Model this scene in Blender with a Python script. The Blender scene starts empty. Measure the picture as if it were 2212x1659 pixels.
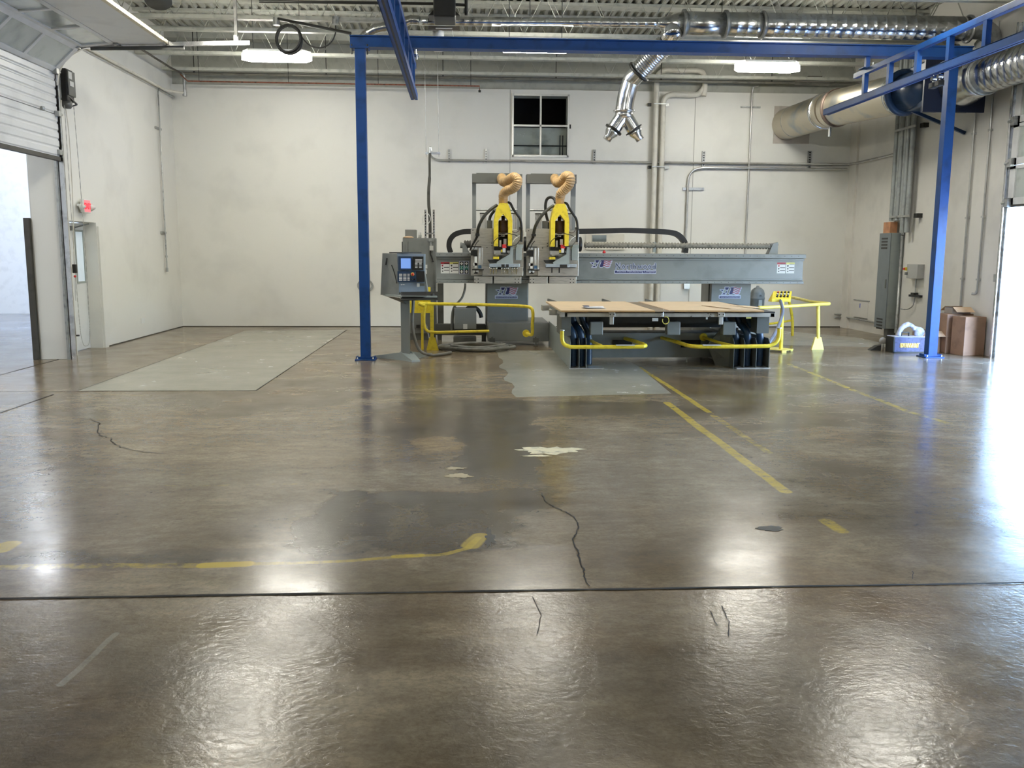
import bpy, math, random
from mathutils import Vector, Matrix
random.seed(7)
SC = bpy.context.scene
COL = SC.collection
PI = math.pi
# ------------------------------------------------------------------ camera model (2212 x 1659)
FP, PIT, YAW, ROL, CH = 1930.4, .14643, .05449, .00519, 1.6
_cp, _sp, _cy, _sy = math.cos(PIT), math.sin(PIT), math.cos(YAW), math.sin(YAW)
F_ = Vector((_sy*_cp, _cy*_cp, -_sp)); R0 = Vector((_cy, -_sy, 0)); U0 = R0.cross(F_)
R_ = R0*math.cos(ROL)+U0*math.sin(ROL); U_ = U0*math.cos(ROL)-R0*math.sin(ROL)
CAM = Vector((0, 0, CH))
def P(px, py, X=None, Y=None, Z=None):
    """point of the room seen at a pixel of the photograph, on the plane X=, Y= or Z="""
    d = R_*((px-1106)/FP)+U_*(-(py-829.5)/FP)+F_
    if X is not None: t = X/d.x
    elif Y is not None: t = Y/d.y
    else: t = (Z-CH)/d.z
    return CAM+d*t
cd = bpy.data.cameras.new('camera'); cam = bpy.data.objects.new('camera', cd); COL.objects.link(cam)
cd.sensor_fit = 'HORIZONTAL'; cd.sensor_width = 36; cd.lens = 36*FP/2212; cd.clip_end = 200
M3 = Matrix((R_, U_, -F_)).transposed()
cam.matrix_world = Matrix.Translation(CAM) @ M3.to_4x4()
SC.camera = cam

# ------------------------------------------------------------------ materials
MATS = {}
def mat(name, col, rough=.5, metal=0., var=.06, vscale=6., bump=0., bscale=40., spec=.5, emit=None, estr=0., coat=0., rvar=.08, alpha=None, trans=0., col2=None, stretch=None):
    if name in MATS: return MATS[name]
    m = bpy.data.materials.new(name); m.use_nodes = True; nt = m.node_tree; N = nt.nodes; L = nt.links
    b = N['Principled BSDF']; b.inputs['Base Color'].default_value = (*col, 1); b.inputs['Roughness'].default_value = rough
    b.inputs['Metallic'].default_value = metal; b.inputs['Specular IOR Level'].default_value = spec
    if coat: b.inputs['Coat Weight'].default_value = coat; b.inputs['Coat Roughness'].default_value = .1
    if trans: b.inputs['Transmission Weight'].default_value = trans
    if emit: b.inputs['Emission Color'].default_value = (*emit, 1); b.inputs['Emission Strength'].default_value = estr
    if alpha is not None: b.inputs['Alpha'].default_value = alpha
    if var or bump:
        g = N.new('ShaderNodeNewGeometry'); mp = N.new('ShaderNodeMapping'); L.new(g.outputs['Position'], mp.inputs[0])
        if stretch: mp.inputs['Scale'].default_value = stretch
        n = N.new('ShaderNodeTexNoise'); n.inputs['Scale'].default_value = vscale; n.inputs['Detail'].default_value = 4
        L.new(mp.outputs[0], n.inputs['Vector'])
        mx = N.new('ShaderNodeMix'); mx.data_type = 'RGBA'
        c2 = col2 or tuple(max(0, c*(1-var*3.2)) for c in col); c1 = tuple(min(1, c*(1+var*1.2)) for c in col) if not col2 else col
        mx.inputs[6].default_value = (*c2, 1); mx.inputs[7].default_value = (*c1, 1)
        mr = N.new('ShaderNodeMapRange'); mr.inputs[1].default_value = .3; mr.inputs[2].default_value = .5
        L.new(n.outputs[0], mr.inputs[0]); L.new(mr.outputs[0], mx.inputs[0]); L.new(mx.outputs[2], b.inputs['Base Color'])
        if rvar:
            m2 = N.new('ShaderNodeMapRange'); m2.inputs[3].default_value = max(.02, rough-rvar); m2.inputs[4].default_value = min(1, rough+rvar)
            L.new(n.outputs[0], m2.inputs[0]); L.new(m2.outputs[0], b.inputs['Roughness'])
        if bump:
            n2 = N.new('ShaderNodeTexNoise'); n2.inputs['Scale'].default_value = bscale; n2.inputs['Detail'].default_value = 3
            L.new(mp.outputs[0], n2.inputs['Vector']); bp_ = N.new('ShaderNodeBump'); bp_.inputs['Strength'].default_value = bump
            bp_.inputs['Distance'].default_value = .01; L.new(n2.outputs[0], bp_.inputs['Height']); L.new(bp_.outputs[0], b.inputs['Normal'])
    MATS[name] = m; return m
WALL = mat('white_wall_paint', (.76, .755, .71), .5, var=.02, vscale=1.3, bump=.05, bscale=25)
WALLR = mat('painted_block_wall', (.72, .70, .65), .55, var=.03, vscale=1.5, bump=.25, bscale=9)
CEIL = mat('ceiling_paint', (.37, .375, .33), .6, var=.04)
JOIST = mat('joist_paint', (.46, .47, .415), .5, var=.06, vscale=9)
BLUE = mat('blue_gantry_paint', (.007, .052, .20), .48, var=.08, vscale=5, spec=.35)
BLUED = mat('navy_fan_paint', (.012, .035, .085), .35, var=.1)
GALV = mat('galvanised_duct', (.62, .63, .62), .24, 1., var=.10, vscale=7, rvar=.1)
GALVB = mat('bright_galvanised', (.74, .75, .76), .2, 1., var=.08, vscale=10)
GALVW = mat('weathered_duct', (.66, .60, .48), .34, 1., var=.12, vscale=2.5, col2=(.42, .45, .46))
GALVD = mat('dull_galvanised', (.40, .41, .40), .42, .8, var=.1, vscale=12)
COND = mat('conduit_steel', (.50, .50, .48), .35, .85, var=.06)
DARKP = mat('dark_iron_pipe', (.10, .09, .075), .6, .3, var=.12)
REDP = mat('rusty_red_pipe', (.24, .085, .05), .6, .2, var=.2, vscale=20)
BLK = mat('black_rubber', (.012, .012, .011), .5, var=.1)
BLKM = mat('black_metal', (.02, .02, .018), .4, .2, var=.1)
GREY = mat('machine_grey_paint', (.195, .205, .197), .38, var=.05, vscale=3)
GREYD = mat('dark_machine_grey', (.10, .103, .093), .45, var=.08, vscale=4)
GREYL = mat('light_grey_panel', (.29, .325, .31), .4, var=.04, vscale=3)
GREYC = mat('console_blue_grey', (.24, .30, .38), .35, var=.04, vscale=5)
ALU = mat('brushed_aluminium', (.56, .54, .49), .36, .75, var=.07, vscale=8, stretch=(1, 1, 12))
ALUL = mat('extruded_aluminium', (.62, .61, .57), .3, .7, var=.05)
CHROME = mat('polished_chrome', (.8, .8, .8), .08, 1., var=0)
YEL = mat('safety_yellow_paint', (.80, .63, .045), .33, var=.08, vscale=14, col2=(.62, .46, .03))
YELC = mat('pale_yellow_paint', (.86, .73, .16), .35, var=.06, vscale=10)
TAN = mat('tan_hose', (.46, .30, .135), .42, var=.08, vscale=8)
MDF = mat('mdf_board', (.64, .485, .31), .6, var=.03, vscale=5)
MDFE = mat('mdf_edge', (.36, .21, .08), .7, var=.1)
CARD = mat('cardboard', (.33, .20, .125), .7, var=.06, vscale=6)
CARDI = mat('cardboard_inner', (.60, .43, .27), .7, var=.06)
WHT = mat('white_plastic', (.75, .76, .74), .4, var=.03)
PAINTW = None
WHTB = mat('bright_white_paint', (.80, .80, .78), .35, var=.02)
PVC = mat('painted_cream_pipe', (.66, .64, .57), .45, var=.03)
DOORP = mat('white_door_panel', (.68, .69, .68), .38, var=.03, vscale=3)
RUB = mat('dark_door_rubber', (.055, .052, .043), .6, var=.1)
GLASS = mat('frosted_door_pane', (.50, .54, .51), .12, var=.10, vscale=2.5, coat=.5, col2=(.30, .34, .32))
NAVY = mat('navy_print', (.018, .022, .11), .5, var=0)
SLATE = mat('slate_letter_print', (.055, .08, .13), .5, var=0)
PALE = mat('pale_sticker', (.50, .53, .66), .5, var=0)
PINK = mat('pink_stripe_print', (.72, .45, .52), .5, var=0)
REDS = mat('red_stripe_print', (.30, .04, .07), .5, var=0)
REDB = mat('red_plastic', (.62, .03, .035), .4, var=0)
TEAL = mat('teal_sticker', (.01, .16, .13), .5, var=0)
LBLW = mat('white_label', (.66, .66, .63), .5, var=0)
LBLY = mat('yellow_label', (.60, .55, .16), .5, var=0)
LBLR = mat('red_label', (.35, .03, .04), .5, var=0)
SCRB = mat('blue_bezel', (.022, .05, .11), .35, var=.05)
SCRN = mat('lit_screen', (.1, .2, .5), .3, var=0, emit=(.26, .45, .95), estr=.75)
HOSEB = mat('blue_black_hose', (.012, .035, .075), .4, var=.15)
CABG = mat('grey_cable', (.20, .20, .18), .5, var=.1)
BROWNM = mat('brown_motor', (.055, .028, .024), .45, var=.15, vscale=12)
ORNG = mat('orange_brown_box', (.50, .24, .12), .6, var=.08)
EXITM = mat('exit_sign_face', (.85, .25, .28), .4, var=0, emit=(1, .18, .22), estr=.55)
EXITL = mat('exit_letters', (.7, .02, .04), .4, var=0, emit=(1, .02, .05), estr=.7)
LAMP = mat('lit_lens', (1, 1, 1), .4, var=0, emit=(1., .965, .86), estr=88.)
LAMP3 = mat('rear_lens', (1, 1, 1), .4, var=0, emit=(1., .965, .86), estr=34.)
LAMP2 = mat('next_room_lens', (1, 1, 1), .4, var=0, emit=(.93, .96, 1.), estr=120.)
TOOLN = mat('navy_toolbox_plastic', (.075, .085, .19), .45, var=.12, vscale=20)
DWY = mat('yellow_plate', (.95, .60, .10), .5, var=0)
DWL = mat('pale_yellow_letter', (1.0, .74, .24), .5, var=0)
DWS = mat('black_letter_shadow', (.22, .11, .02), .5, var=0)
LAV = mat('white_wrap_plastic', (.46, .47, .56), .35, var=.12, vscale=15)

# ------------------------------------------------------------------ mesh builder
# pieces that sit apart from one another become one part each
SPLIT = {'rail_bolts': 'bolt', 'cap_screws': 'cap_screw', 'frame_upright': 'upright', 'lift_cylinder': 'cylinder', 'cylinder_cap': 'end_cap', 'end_stop': 'stop_block', 'hanger_rod': 'rod',
         'anchor_bolts': 'anchor_bolt', 'cap_bolts': 'cap_bolt', 'keypad_keys': 'key', 'button_keys': 'button_key', 'levelling_screw': 'levelling_foot', 'drill_bits': 'drill_bit', 'small_tag': 'tag',
         'lower_slide_plate': 'slide_plate', 'piston_rod': 'piston_piece', 'spindle_bracket': 'bracket_piece', 'side_flare': 'flare', 'hinge': 'hinge_plate', 'bay_floor_plate': 'floor_plate', 'strut_slots': 'slot', 'faded_mark': 'mark', 'strut_bracket': 'bracket', 'conduit_end': 'pipe_fitting', 'switch_block': 'switch', 'louvre_fin': 'fin', 'cable_gland': 'gland'}
class MB:
    def __init__(s): s.v = []; s.f = []; s.m = []; s.sm = []
    def add(s, vs, fs, m=0, smooth=False):
        o = len(s.v); s.v += [Vector(v) for v in vs]
        for f in fs: s.f.append([i+o for i in f]); s.m.append(m); s.sm.append(smooth)
        return s
    def box(s, x0, x1, y0, y1, z0, z1, m=0):
        if x0 > x1: x0, x1 = x1, x0
        if y0 > y1: y0, y1 = y1, y0
        if z0 > z1: z0, z1 = z1, z0
        vs = [(x, y, z) for x in (x0, x1) for y in (y0, y1) for z in (z0, z1)]
        return s.add(vs, [(0, 1, 3, 2), (4, 6, 7, 5), (0, 4, 5, 1), (2, 3, 7, 6), (0, 2, 6, 4), (1, 5, 7, 3)], m)
    def obox(s, c, size, rot, m=0):
        c = Vector(c); a, b, d = [q/2 for q in size]
        vs = [c+rot @ Vector((x, y, z)) for x in (-a, a) for y in (-b, b) for z in (-d, d)]
        return s.add(vs, [(0, 1, 3, 2), (4, 6, 7, 5), (0, 4, 5, 1), (2, 3, 7, 6), (0, 2, 6, 4), (1, 5, 7, 3)], m)
    def prism(s, pts, vec, m=0):
        """closed polygon pts extruded along vec"""
        n = len(pts); pts = [Vector(p) for p in pts]; vec = Vector(vec)
        return s.add(pts+[p+vec for p in pts], [tuple(range(n))[::-1], tuple(range(n, 2*n))]+[(i, (i+1) % n, (i+1) % n+n, i+n) for i in range(n)], m)
    def bar(s, a, b, w, h, m=0, up=(0, 0, 1)):
        a = Vector(a); b = Vector(b); d = (b-a); L = d.length; d.normalize(); up = Vector(up)
        if abs(d.dot(up)) > .99: up = Vector((0, 1, 0))
        x = d.cross(up).normalized(); z = x.cross(d)
        return s.obox((a+b)/2, (w, L, h), Matrix((x, d, z)).transposed(), m)
    def tube(s, pts, r, n=10, m=0, closed=False, cap=True, up=None):
        pts = [Vector(p) for p in pts]; k = len(pts)
        rs = r if isinstance(r, (list, tuple)) else [r]*k
        T = []
        for i in range(k):
            if closed: t = pts[(i+1) % k]-pts[i-1]
            else: t = pts[min(i+1, k-1)]-pts[max(i-1, 0)]
            T.append(t.normalized())
        u = Vector(up) if up else (Vector((0, 0, 1)) if abs(T[0].z) < .9 else Vector((1, 0, 0)))
        u = (u-T[0]*u.dot(T[0])).normalized(); vs = []
        for i in range(k):
            if i: u = (u-T[i]*u.dot(T[i]))
            u.normalize(); w = T[i].cross(u)
            for j in range(n):
                a = 2*PI*j/n; vs.append(pts[i]+(u*math.cos(a)+w*math.sin(a))*rs[i])
        fs = []
        for i in range(k if closed else k-1):
            i2 = (i+1) % k
            for j in range(n):
                fs.append((i*n+j, i*n+(j+1) % n, i2*n+(j+1) % n, i2*n+j))
        s.add(vs, fs, m, True)
        if cap and not closed: s.add(vs[:n], [tuple(range(n))[::-1]], m); s.add(vs[-n:], [tuple(range(n))], m)
        return s
    def cyl(s, a, b, r, n=16, m=0, r2=None): return s.tube([a, b], [r, r if r2 is None else r2], n, m)
    def band(s, pts, w, h, m=0, wdir=(0, 1, 0)):
        """rectangular section swept along a path; w along wdir, h across"""
        pts = [Vector(p) for p in pts]; k = len(pts); wd = Vector(wdir).normalized(); vs = []
        for i in range(k):
            t = (pts[min(i+1, k-1)]-pts[max(i-1, 0)]).normalized(); u = t.cross(wd).normalized()
            for a, b in ((-1, -1), (1, -1), (1, 1), (-1, 1)): vs.append(pts[i]+wd*(a*w/2)+u*(b*h/2))
        fs = [(i*4+j, i*4+(j+1) % 4, i*4+4+(j+1) % 4, i*4+4+j) for i in range(k-1) for j in range(4)]
        return s.add(vs, fs+[(3, 2, 1, 0), tuple(range(4*k-4, 4*k))], m)
    def lathe(s, prof, o, axis, n=24, m=0):
        """prof = [(radius, distance along axis)]"""
        o = Vector(o); ax = Vector(axis).normalized(); u = Vector((0, 0, 1)) if abs(ax.z) < .9 else Vector((1, 0, 0))
        u = (u-ax*u.dot(ax)).normalized(); w = ax.cross(u); vs = []
        for r, h in prof:
            for j in range(n):
                a = 2*PI*j/n; vs.append(o+ax*h+(u*math.cos(a)+w*math.sin(a))*max(r, 1e-4))
        k = len(prof)
        return s.add(vs, [(i*n+j, i*n+(j+1) % n, (i+1)*n+(j+1) % n, (i+1)*n+j) for i in range(k-1) for j in range(n)]+[tuple(range(n))[::-1], tuple(range((k-1)*n, k*n))], m, True)
    def build(s, name, mats, parent=None, bevel=0., origin=None):
        if name in SPLIT and parent is not None:
            par = list(range(len(s.v)))
            def find(i):
                while par[i] != i: par[i] = par[par[i]]; i = par[i]
                return i
            for f in s.f:
                r0 = find(f[0])
                for i in f[1:]: par[find(i)] = r0
            # the caps of a tube carry their own vertices: join them to the wall by place
            seen = {}
            for i, v in enumerate(s.v):
                k = (round(v.x, 5), round(v.y, 5), round(v.z, 5))
                if k in seen: par[find(i)] = find(seen[k])
                else: seen[k] = i
            comp = {}
            for fi, f in enumerate(s.f): comp.setdefault(find(f[0]), []).append(fi)
            o = None
            for fl in comp.values():
                mb = MB(); ix = {}
                for fi in fl:
                    g = []
                    for i in s.f[fi]:
                        if i not in ix: ix[i] = len(mb.v); mb.v.append(s.v[i])
                        g.append(ix[i])
                    mb.f.append(g); mb.m.append(s.m[fi]); mb.sm.append(s.sm[fi])
                o = mb.build(SPLIT[name], mats, parent, bevel)
            return o
        if not isinstance(mats, (list, tuple)): mats = [mats]
        if parent is not None:
            o0 = parent
            while o0.parent: o0 = o0.parent
            org = Vector(o0.location)
        elif origin is not None: org = Vector(origin)
        else:
            xs = [v.x for v in s.v]; ys = [v.y for v in s.v]; zs = [v.z for v in s.v]
            org = Vector(((min(xs)+max(xs))/2, (min(ys)+max(ys))/2, min(zs)))
        me = bpy.data.meshes.new(name); me.from_pydata([tuple(v-org) for v in s.v], [], s.f)
        for mm in mats: me.materials.append(mm)
        me.polygons.foreach_set('material_index', s.m); me.polygons.foreach_set('use_smooth', s.sm); me.update()
        o = bpy.data.objects.new(name, me); COL.objects.link(o)
        if parent is not None: o.parent = parent
        else: o.location = org
        if bevel:
            b = o.modifiers.new('bevel', 'BEVEL'); b.width = bevel; b.segments = 2; b.limit_method = 'ANGLE'; b.harden_normals = False
        return o
def tag(o, label=None, cat=None, group=None, kind=None):
    if label: o['label'] = label
    if cat: o['category'] = cat
    if group: o['group'] = group
    if kind: o['kind'] = kind
    return o
def thing(name, label, cat, loc, group=None):
    o = bpy.data.objects.new(name, None); COL.objects.link(o); o.location = loc; o.empty_display_size = .1
    return tag(o, label, cat, group)
def struct(o): o['kind'] = 'structure'; return o
def copy_tree(o, parent=None):
    c = o.copy(); COL.objects.link(c); c.parent = parent
    for ch in list(o.children): copy_tree(ch, c)
    return c
def pbox(mb, x0, y0, x1, y1, Y, d, m=0):
    """box whose front face is the pixel rectangle on the plane Y, d deep"""
    a = P(x0, (y0+y1)/2, Y=Y).x; b = P(x1, (y0+y1)/2, Y=Y).x; t = P((x0+x1)/2, y0, Y=Y).z; u = P((x0+x1)/2, y1, Y=Y).z
    return mb.box(a, b, Y, Y+d, u, t, m)
def ppoly(mb, pts, Y, d, m=0):
    return mb.prism([P(x, y, Y=Y) for x, y in pts], (0, d, 0), m)
def smooth_path(pts, n=6):
    pts = [Vector(p) for p in pts]; out = []
    for i in range(len(pts)-1):
        p0 = pts[max(i-1, 0)]; p1 = pts[i]; p2 = pts[i+1]; p3 = pts[min(i+2, len(pts)-1)]
        for k in range(n):
            t = k/n; out.append(.5*((2*p1)+(p2-p0)*t+(2*p0-5*p1+4*p2-p3)*t*t+(3*p1-p0-3*p2+p3)*t**3))
    out.append(pts[-1]); return out
def text(body, name, size, loc, m, parent, rot=(PI/2, 0, 0), ext=.001, align='CENTER', sx=1., bold=0.):
    c = bpy.data.curves.new(name, 'FONT'); c.body = body; c.size = size; c.extrude = ext; c.align_x = align; c.align_y = 'CENTER'; c.offset = bold
    t = bpy.data.objects.new(name, c); COL.objects.link(t); dg = bpy.context.evaluated_depsgraph_get()
    me = bpy.data.meshes.new_from_object(t.evaluated_get(dg)); bpy.data.objects.remove(t); bpy.data.curves.remove(c)
    me.transform(Matrix.Diagonal((sx, 1, 1, 1))); me.materials.clear(); me.materials.append(m)
    from mathutils import Euler
    o0 = parent
    while o0.parent: o0 = o0.parent
    me.transform(Matrix.Translation(Vector(loc)-Vector(o0.location)) @ Euler(rot).to_matrix().to_4x4())
    o = bpy.data.objects.new(name, me); COL.objects.link(o); o.parent = parent; return o

# ================================================================== SETTING
XL, XR, YB, YF = -5.95, 8.35, 19.3, -7.0
ZD = 5.93
# ---- floor: sealed concrete
def floor_material(name, light, dark, warm, rough=.17, stains=True):
    m = bpy.data.materials.new(name); m.use_nodes = True; nt = m.node_tree; N = nt.nodes; L = nt.links; b = N['Principled BSDF']
    g = N.new('ShaderNodeNewGeometry')
    def noise(sc, det=5, stretch=(1, 1, 1), rough_=.55, dist=0.):
        mp = N.new('ShaderNodeMapping'); mp.inputs['Scale'].default_value = stretch; L.new(g.outputs['Position'], mp.inputs[0])
        n = N.new('ShaderNodeTexNoise'); n.inputs['Scale'].default_value = sc; n.inputs['Detail'].default_value = det; n.inputs['Roughness'].default_value = rough_; n.inputs['Distortion'].default_value = dist
        L.new(mp.outputs[0], n.inputs['Vector']); return n.outputs[0]
    def mr(v, a, b_, c=0., d=1., smooth=False):
        n = N.new('ShaderNodeMapRange'); n.inputs[1].default_value = a; n.inputs[2].default_value = b_; n.inputs[3].default_value = c; n.inputs[4].default_value = d
        if smooth: n.interpolation_type = 'SMOOTHSTEP'
        L.new(v, n.inputs[0]); return n.outputs[0]
    def mix(f, a, b_):
        n = N.new('ShaderNodeMix'); n.data_type = 'RGBA'; L.new(f, n.inputs[0])
        for s, v in ((6, a), (7, b_)):
            if isinstance(v, tuple): n.inputs[s].default_value = (*v, 1)
            else: L.new(v, n.inputs[s])
        return n.outputs[2]
    def mth(op, a, b_=None):
        n = N.new('ShaderNodeMath'); n.operation = op
        for i, v in enumerate((a, b_)):
            if v is None: continue
            if isinstance(v, (int, float)): n.inputs[i].default_value = v
            else: L.new(v, n.inputs[i])
        return n.outputs[0]
    base = mix(mr(noise(.55, 6, (1, 1.3, 1), .62, .8), .36, .66), dark, light)
    base = mix(mr(noise(1.4, 7, (.55, 1.3, 1), .65, .8), .42, .72, 0, .62), base, dark)
    base = mix(mr(noise(.8, 5, (1, 1, 1), .6, .3), .52, .72, 0, .55), base, warm)
    if stains:
        # worn stains with a shape of their own: (x, y, rx, ry, colour, strength)
        nz = N.new('ShaderNodeTexNoise'); nz.inputs['Scale'].default_value = 1.6; nz.inputs['Detail'].default_value = 6; nz.inputs['Roughness'].default_value = .65; L.new(g.outputs['Position'], nz.inputs['Vector'])
        s1 = N.new('ShaderNodeVectorMath'); s1.operation = 'SUBTRACT'; L.new(nz.outputs['Color'], s1.inputs[0]); s1.inputs[1].default_value = (.5, .5, .5)
        s2 = N.new('ShaderNodeVectorMath'); s2.operation = 'SCALE'; s2.inputs[3].default_value = .75; L.new(s1.outputs[0], s2.inputs[0])
        s3 = N.new('ShaderNodeVectorMath'); s3.operation = 'ADD'; L.new(g.outputs['Position'], s3.inputs[0]); L.new(s2.outputs[0], s3.inputs[1])
        def stain(px, py, rx, ry, col, k, soft=.35, box=False):
            nonlocal base
            c = P(px, py, Z=0)
            a = N.new('ShaderNodeVectorMath'); a.operation = 'SUBTRACT'; L.new(s3.outputs[0], a.inputs[0]); a.inputs[1].default_value = c
            d = N.new('ShaderNodeVectorMath'); d.operation = 'DIVIDE'; L.new(a.outputs[0], d.inputs[0]); d.inputs[1].default_value = (rx, ry, 1e6)
            if box:
                l = N.new('ShaderNodeVectorMath'); l.operation = 'ABSOLUTE'; L.new(d.outputs[0], l.inputs[0]); x_ = N.new('ShaderNodeSeparateXYZ'); L.new(l.outputs[0], x_.inputs[0]); dist = mth('MAXIMUM', x_.outputs[0], x_.outputs[1])
            else:
                l = N.new('ShaderNodeVectorMath'); l.operation = 'LENGTH'; L.new(d.outputs[0], l.inputs[0]); dist = l.outputs[1]
            base = mix(mr(dist, 1-soft, 1+soft, k, 0, True), base, col)
        dk = (.060, .052, .038)
        stain(1078, 933, .36, 1.75, dk, .85, .10, True); stain(905, 1118, .66, .62, dk, .82, .07, True); stain(1130, 1040, .22, .9, dk, .7, .3)
        stain(960, 870, .35, .5, dk, .5); stain(1250, 872, .9, .12, dk, .7, .3); stain(640, 1130, .45, .35, dk, .3, .5)
        stain(1350, 885, 1.2, .35, dk, .5); stain(880, 900, .6, 1.0, dk, .35)
        stain(1800, 1060, .8, 1.0, dk, .45); stain(1700, 850, 1.2, .6, dk, .35); stain(130, 1215, 1.0, .12, dk, .6); stain(450, 1200, 1.1, .12, dk, .5)
        stain(1550, 1500, .7, .4, dk, .35); stain(200, 1500, .5, .5, dk, .4); stain(1000, 1600, .35, .25, dk, .35)
        stain(1800, 1240, .7, .35, (.17, .11, .05), .45); stain(1330, 1250, .7, .35, (.17, .11, .05), .5); stain(500, 980, 1.2, .5, (.46, .36, .21), .35)
        stain(600, 1030, 1.2, .25, (.46, .40, .26), .35); stain(1195, 1010, .12, .8, (.26, .16, .04), .6); stain(850, 1250, 1.2, .12, (.18, .14, .07), .5)
        stain(940, 960, .22, .35, (.52, .36, .17), .5); stain(350, 870, .7, .5, (.38, .36, .29), .4); stain(1450, 1010, 1., 1.2, (.36, .32, .23), .4)
        stain(1950, 860, 1.2, .5, (.42, .38, .34), .35)
    base = mix(mr(noise(5., 7, (.6, 1.2, 1), .72, .5), .40, .76, 0, .6 if stains else .12), base, tuple(c*.5 for c in dark))
    base = mix(mr(noise(3.1, 7, (1.3, .6, 1), .7, .5), .48, .85, 0, .3), base, light)
    base = mix(mr(noise(13., 8, (.7, 1.2, 1), .78, .4), .42, .74, 0, .6 if stains else .15), base, tuple(c*.45 for c in dark))
    base = mix(mr(noise(45., 5, (1, 1, 1), .7), .46, .76, 0, .5 if stains else .2), base, tuple(c*.45 for c in dark))
    if stains:
        wn = noise(9., 7, (1, 1, 1), .75)
        s4 = N.new('ShaderNodeVectorMath'); s4.operation = 'SCALE'; s4.inputs[3].default_value = .05; L.new(s1.outputs[0], s4.inputs[0])
        s5 = N.new('ShaderNodeVectorMath'); s5.operation = 'ADD'; L.new(g.outputs['Position'], s5.inputs[0]); L.new(s4.outputs[0], s5.inputs[1])
        def pline(pts, w, k, wear=.38, col=(.62, .46, .055)):
            nonlocal base
            q = [P(x, y, Z=0) for x, y in pts]; dist = None
            for a_, b_ in zip(q, q[1:]):
                ba = b_-a_
                pa = N.new('ShaderNodeVectorMath'); pa.operation = 'SUBTRACT'; L.new(s5.outputs[0], pa.inputs[0]); pa.inputs[1].default_value = a_
                dt = N.new('ShaderNodeVectorMath'); dt.operation = 'DOT_PRODUCT'; L.new(pa.outputs[0], dt.inputs[0]); dt.inputs[1].default_value = ba/ba.dot(ba)
                cl = N.new('ShaderNodeClamp'); L.new(dt.outputs['Value'], cl.inputs[0])
                sc = N.new('ShaderNodeVectorMath'); sc.operation = 'SCALE'; sc.inputs[0].default_value = ba; L.new(cl.outputs[0], sc.inputs[3])
                df = N.new('ShaderNodeVectorMath'); df.operation = 'SUBTRACT'; L.new(pa.outputs[0], df.inputs[0]); L.new(sc.outputs[0], df.inputs[1])
                ln = N.new('ShaderNodeVectorMath'); ln.operation = 'LENGTH'; L.new(df.outputs[0], ln.inputs[0])
                dist = ln.outputs[1] if dist is None else mth('MINIMUM', dist, ln.outputs[1])
            f_ = mth('MULTIPLY', mr(dist, w*.42, w*.56, 1, 0), mr(wn, wear, wear+.22, 0, k))
            base = mix(f_, base, col)
        pline([(1440, 870), (1697, 1062)], .085, .75, .30); pline([(1380, 793), (1470, 850), (1530, 890)], .07, .7, .30); pline([(1530, 890), (1660, 978)], .07, .5, .42)
        pline([(1700, 785), (1763, 810), (1850, 845), (1960, 888), (2050, 915)], .08, .6, .38); pline([(1785, 1125), (1818, 1147)], .09, .7, .38)
        pline([(0, 1226), (200, 1222), (440, 1222)], .075, .6, .42); pline([(440, 1222), (530, 1219)], .085, .95, .22); pline([(530, 1220), (740, 1212), (860, 1204), (960, 1197), (1010, 1184), (1035, 1162)], .045, .55, .34)
        pline([(855, 1202), (910, 1199)], .05, .8, .25); pline([(1018, 1178), (1040, 1158)], .11, .6, .2); pline([(180, 1052), (400, 1049), (640, 1046)], .035, .5, .5); pline([(0, 1187), (20, 1175)], .12, .8, .25)
        pline([(130, 1480), (250, 1370)], .03, .35, .30, (.42, .40, .33)); pline([(1640, 892), (2000, 890)], .03, .3, .35, (.42, .32, .18))
    L.new(base, b.inputs['Base Color'])
    r = mr(noise(2.2, 5), .3, .7, rough-.05, rough+.07); L.new(r, b.inputs['Roughness'])
    b.inputs['Specular IOR Level'].default_value = .42
    h1 = noise(28., 3, (.7, 1., 1)); h2 = noise(2.2, 2); h3 = noise(140., 2)
    sx = N.new('ShaderNodeSeparateXYZ'); L.new(g.outputs['Position'], sx.inputs[0])
    near = mr(sx.outputs[1], 4.07, 4.08, 1, 0) if stains else mr(sx.outputs[1], 0, 1, 0, 0)
    hn = mth('ADD', mth('MULTIPLY', noise(34., 4, (.8, 1., 1), .6, .6), .0030), mth('MULTIPLY', noise(11., 3), .002))
    h1 = mth('ADD', h1, mth('MULTIPLY', near, mth('MULTIPLY', hn, 900.))) if False else h1
    hnear = mth('MULTIPLY', near, hn)
    h = mth('ADD', mth('ADD', mth('MULTIPLY', h1, .0014), hnear), mth('ADD', mth('MULTIPLY', h2, .006), mth('MULTIPLY', h3, .00012)))
    bp_ = N.new('ShaderNodeBump'); bp_.inputs['Strength'].default_value = .42; bp_.inputs['Distance'].default_value = 1.; L.new(h, bp_.inputs['Height']); L.new(bp_.outputs[0], b.inputs['Normal'])
    return m
FLOORM = floor_material('sealed_concrete', (.44, .365, .245), (.150, .108, .063), (.40, .26, .13), .20)
PATCHM = floor_material('patch_concrete', (.42, .405, .33), (.33, .315, .25), (.385, .365, .29), .22, False)
floor = struct(MB().box(XL-.3, XR+.35, YF, YB+.2, -.2, 0).build('floor', FLOORM, origin=(0, 0, 0)))
def onfloor(pts, name, m, z=.0012, h=.001):
    mb = MB(); mb.prism([Vector((p[0], p[1], z-h)) for p in pts], (0, 0, h)); return mb.build(name, m, floor)
def fp(px, py): v = P(px, py, Z=0); return (v.x, v.y)
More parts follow.
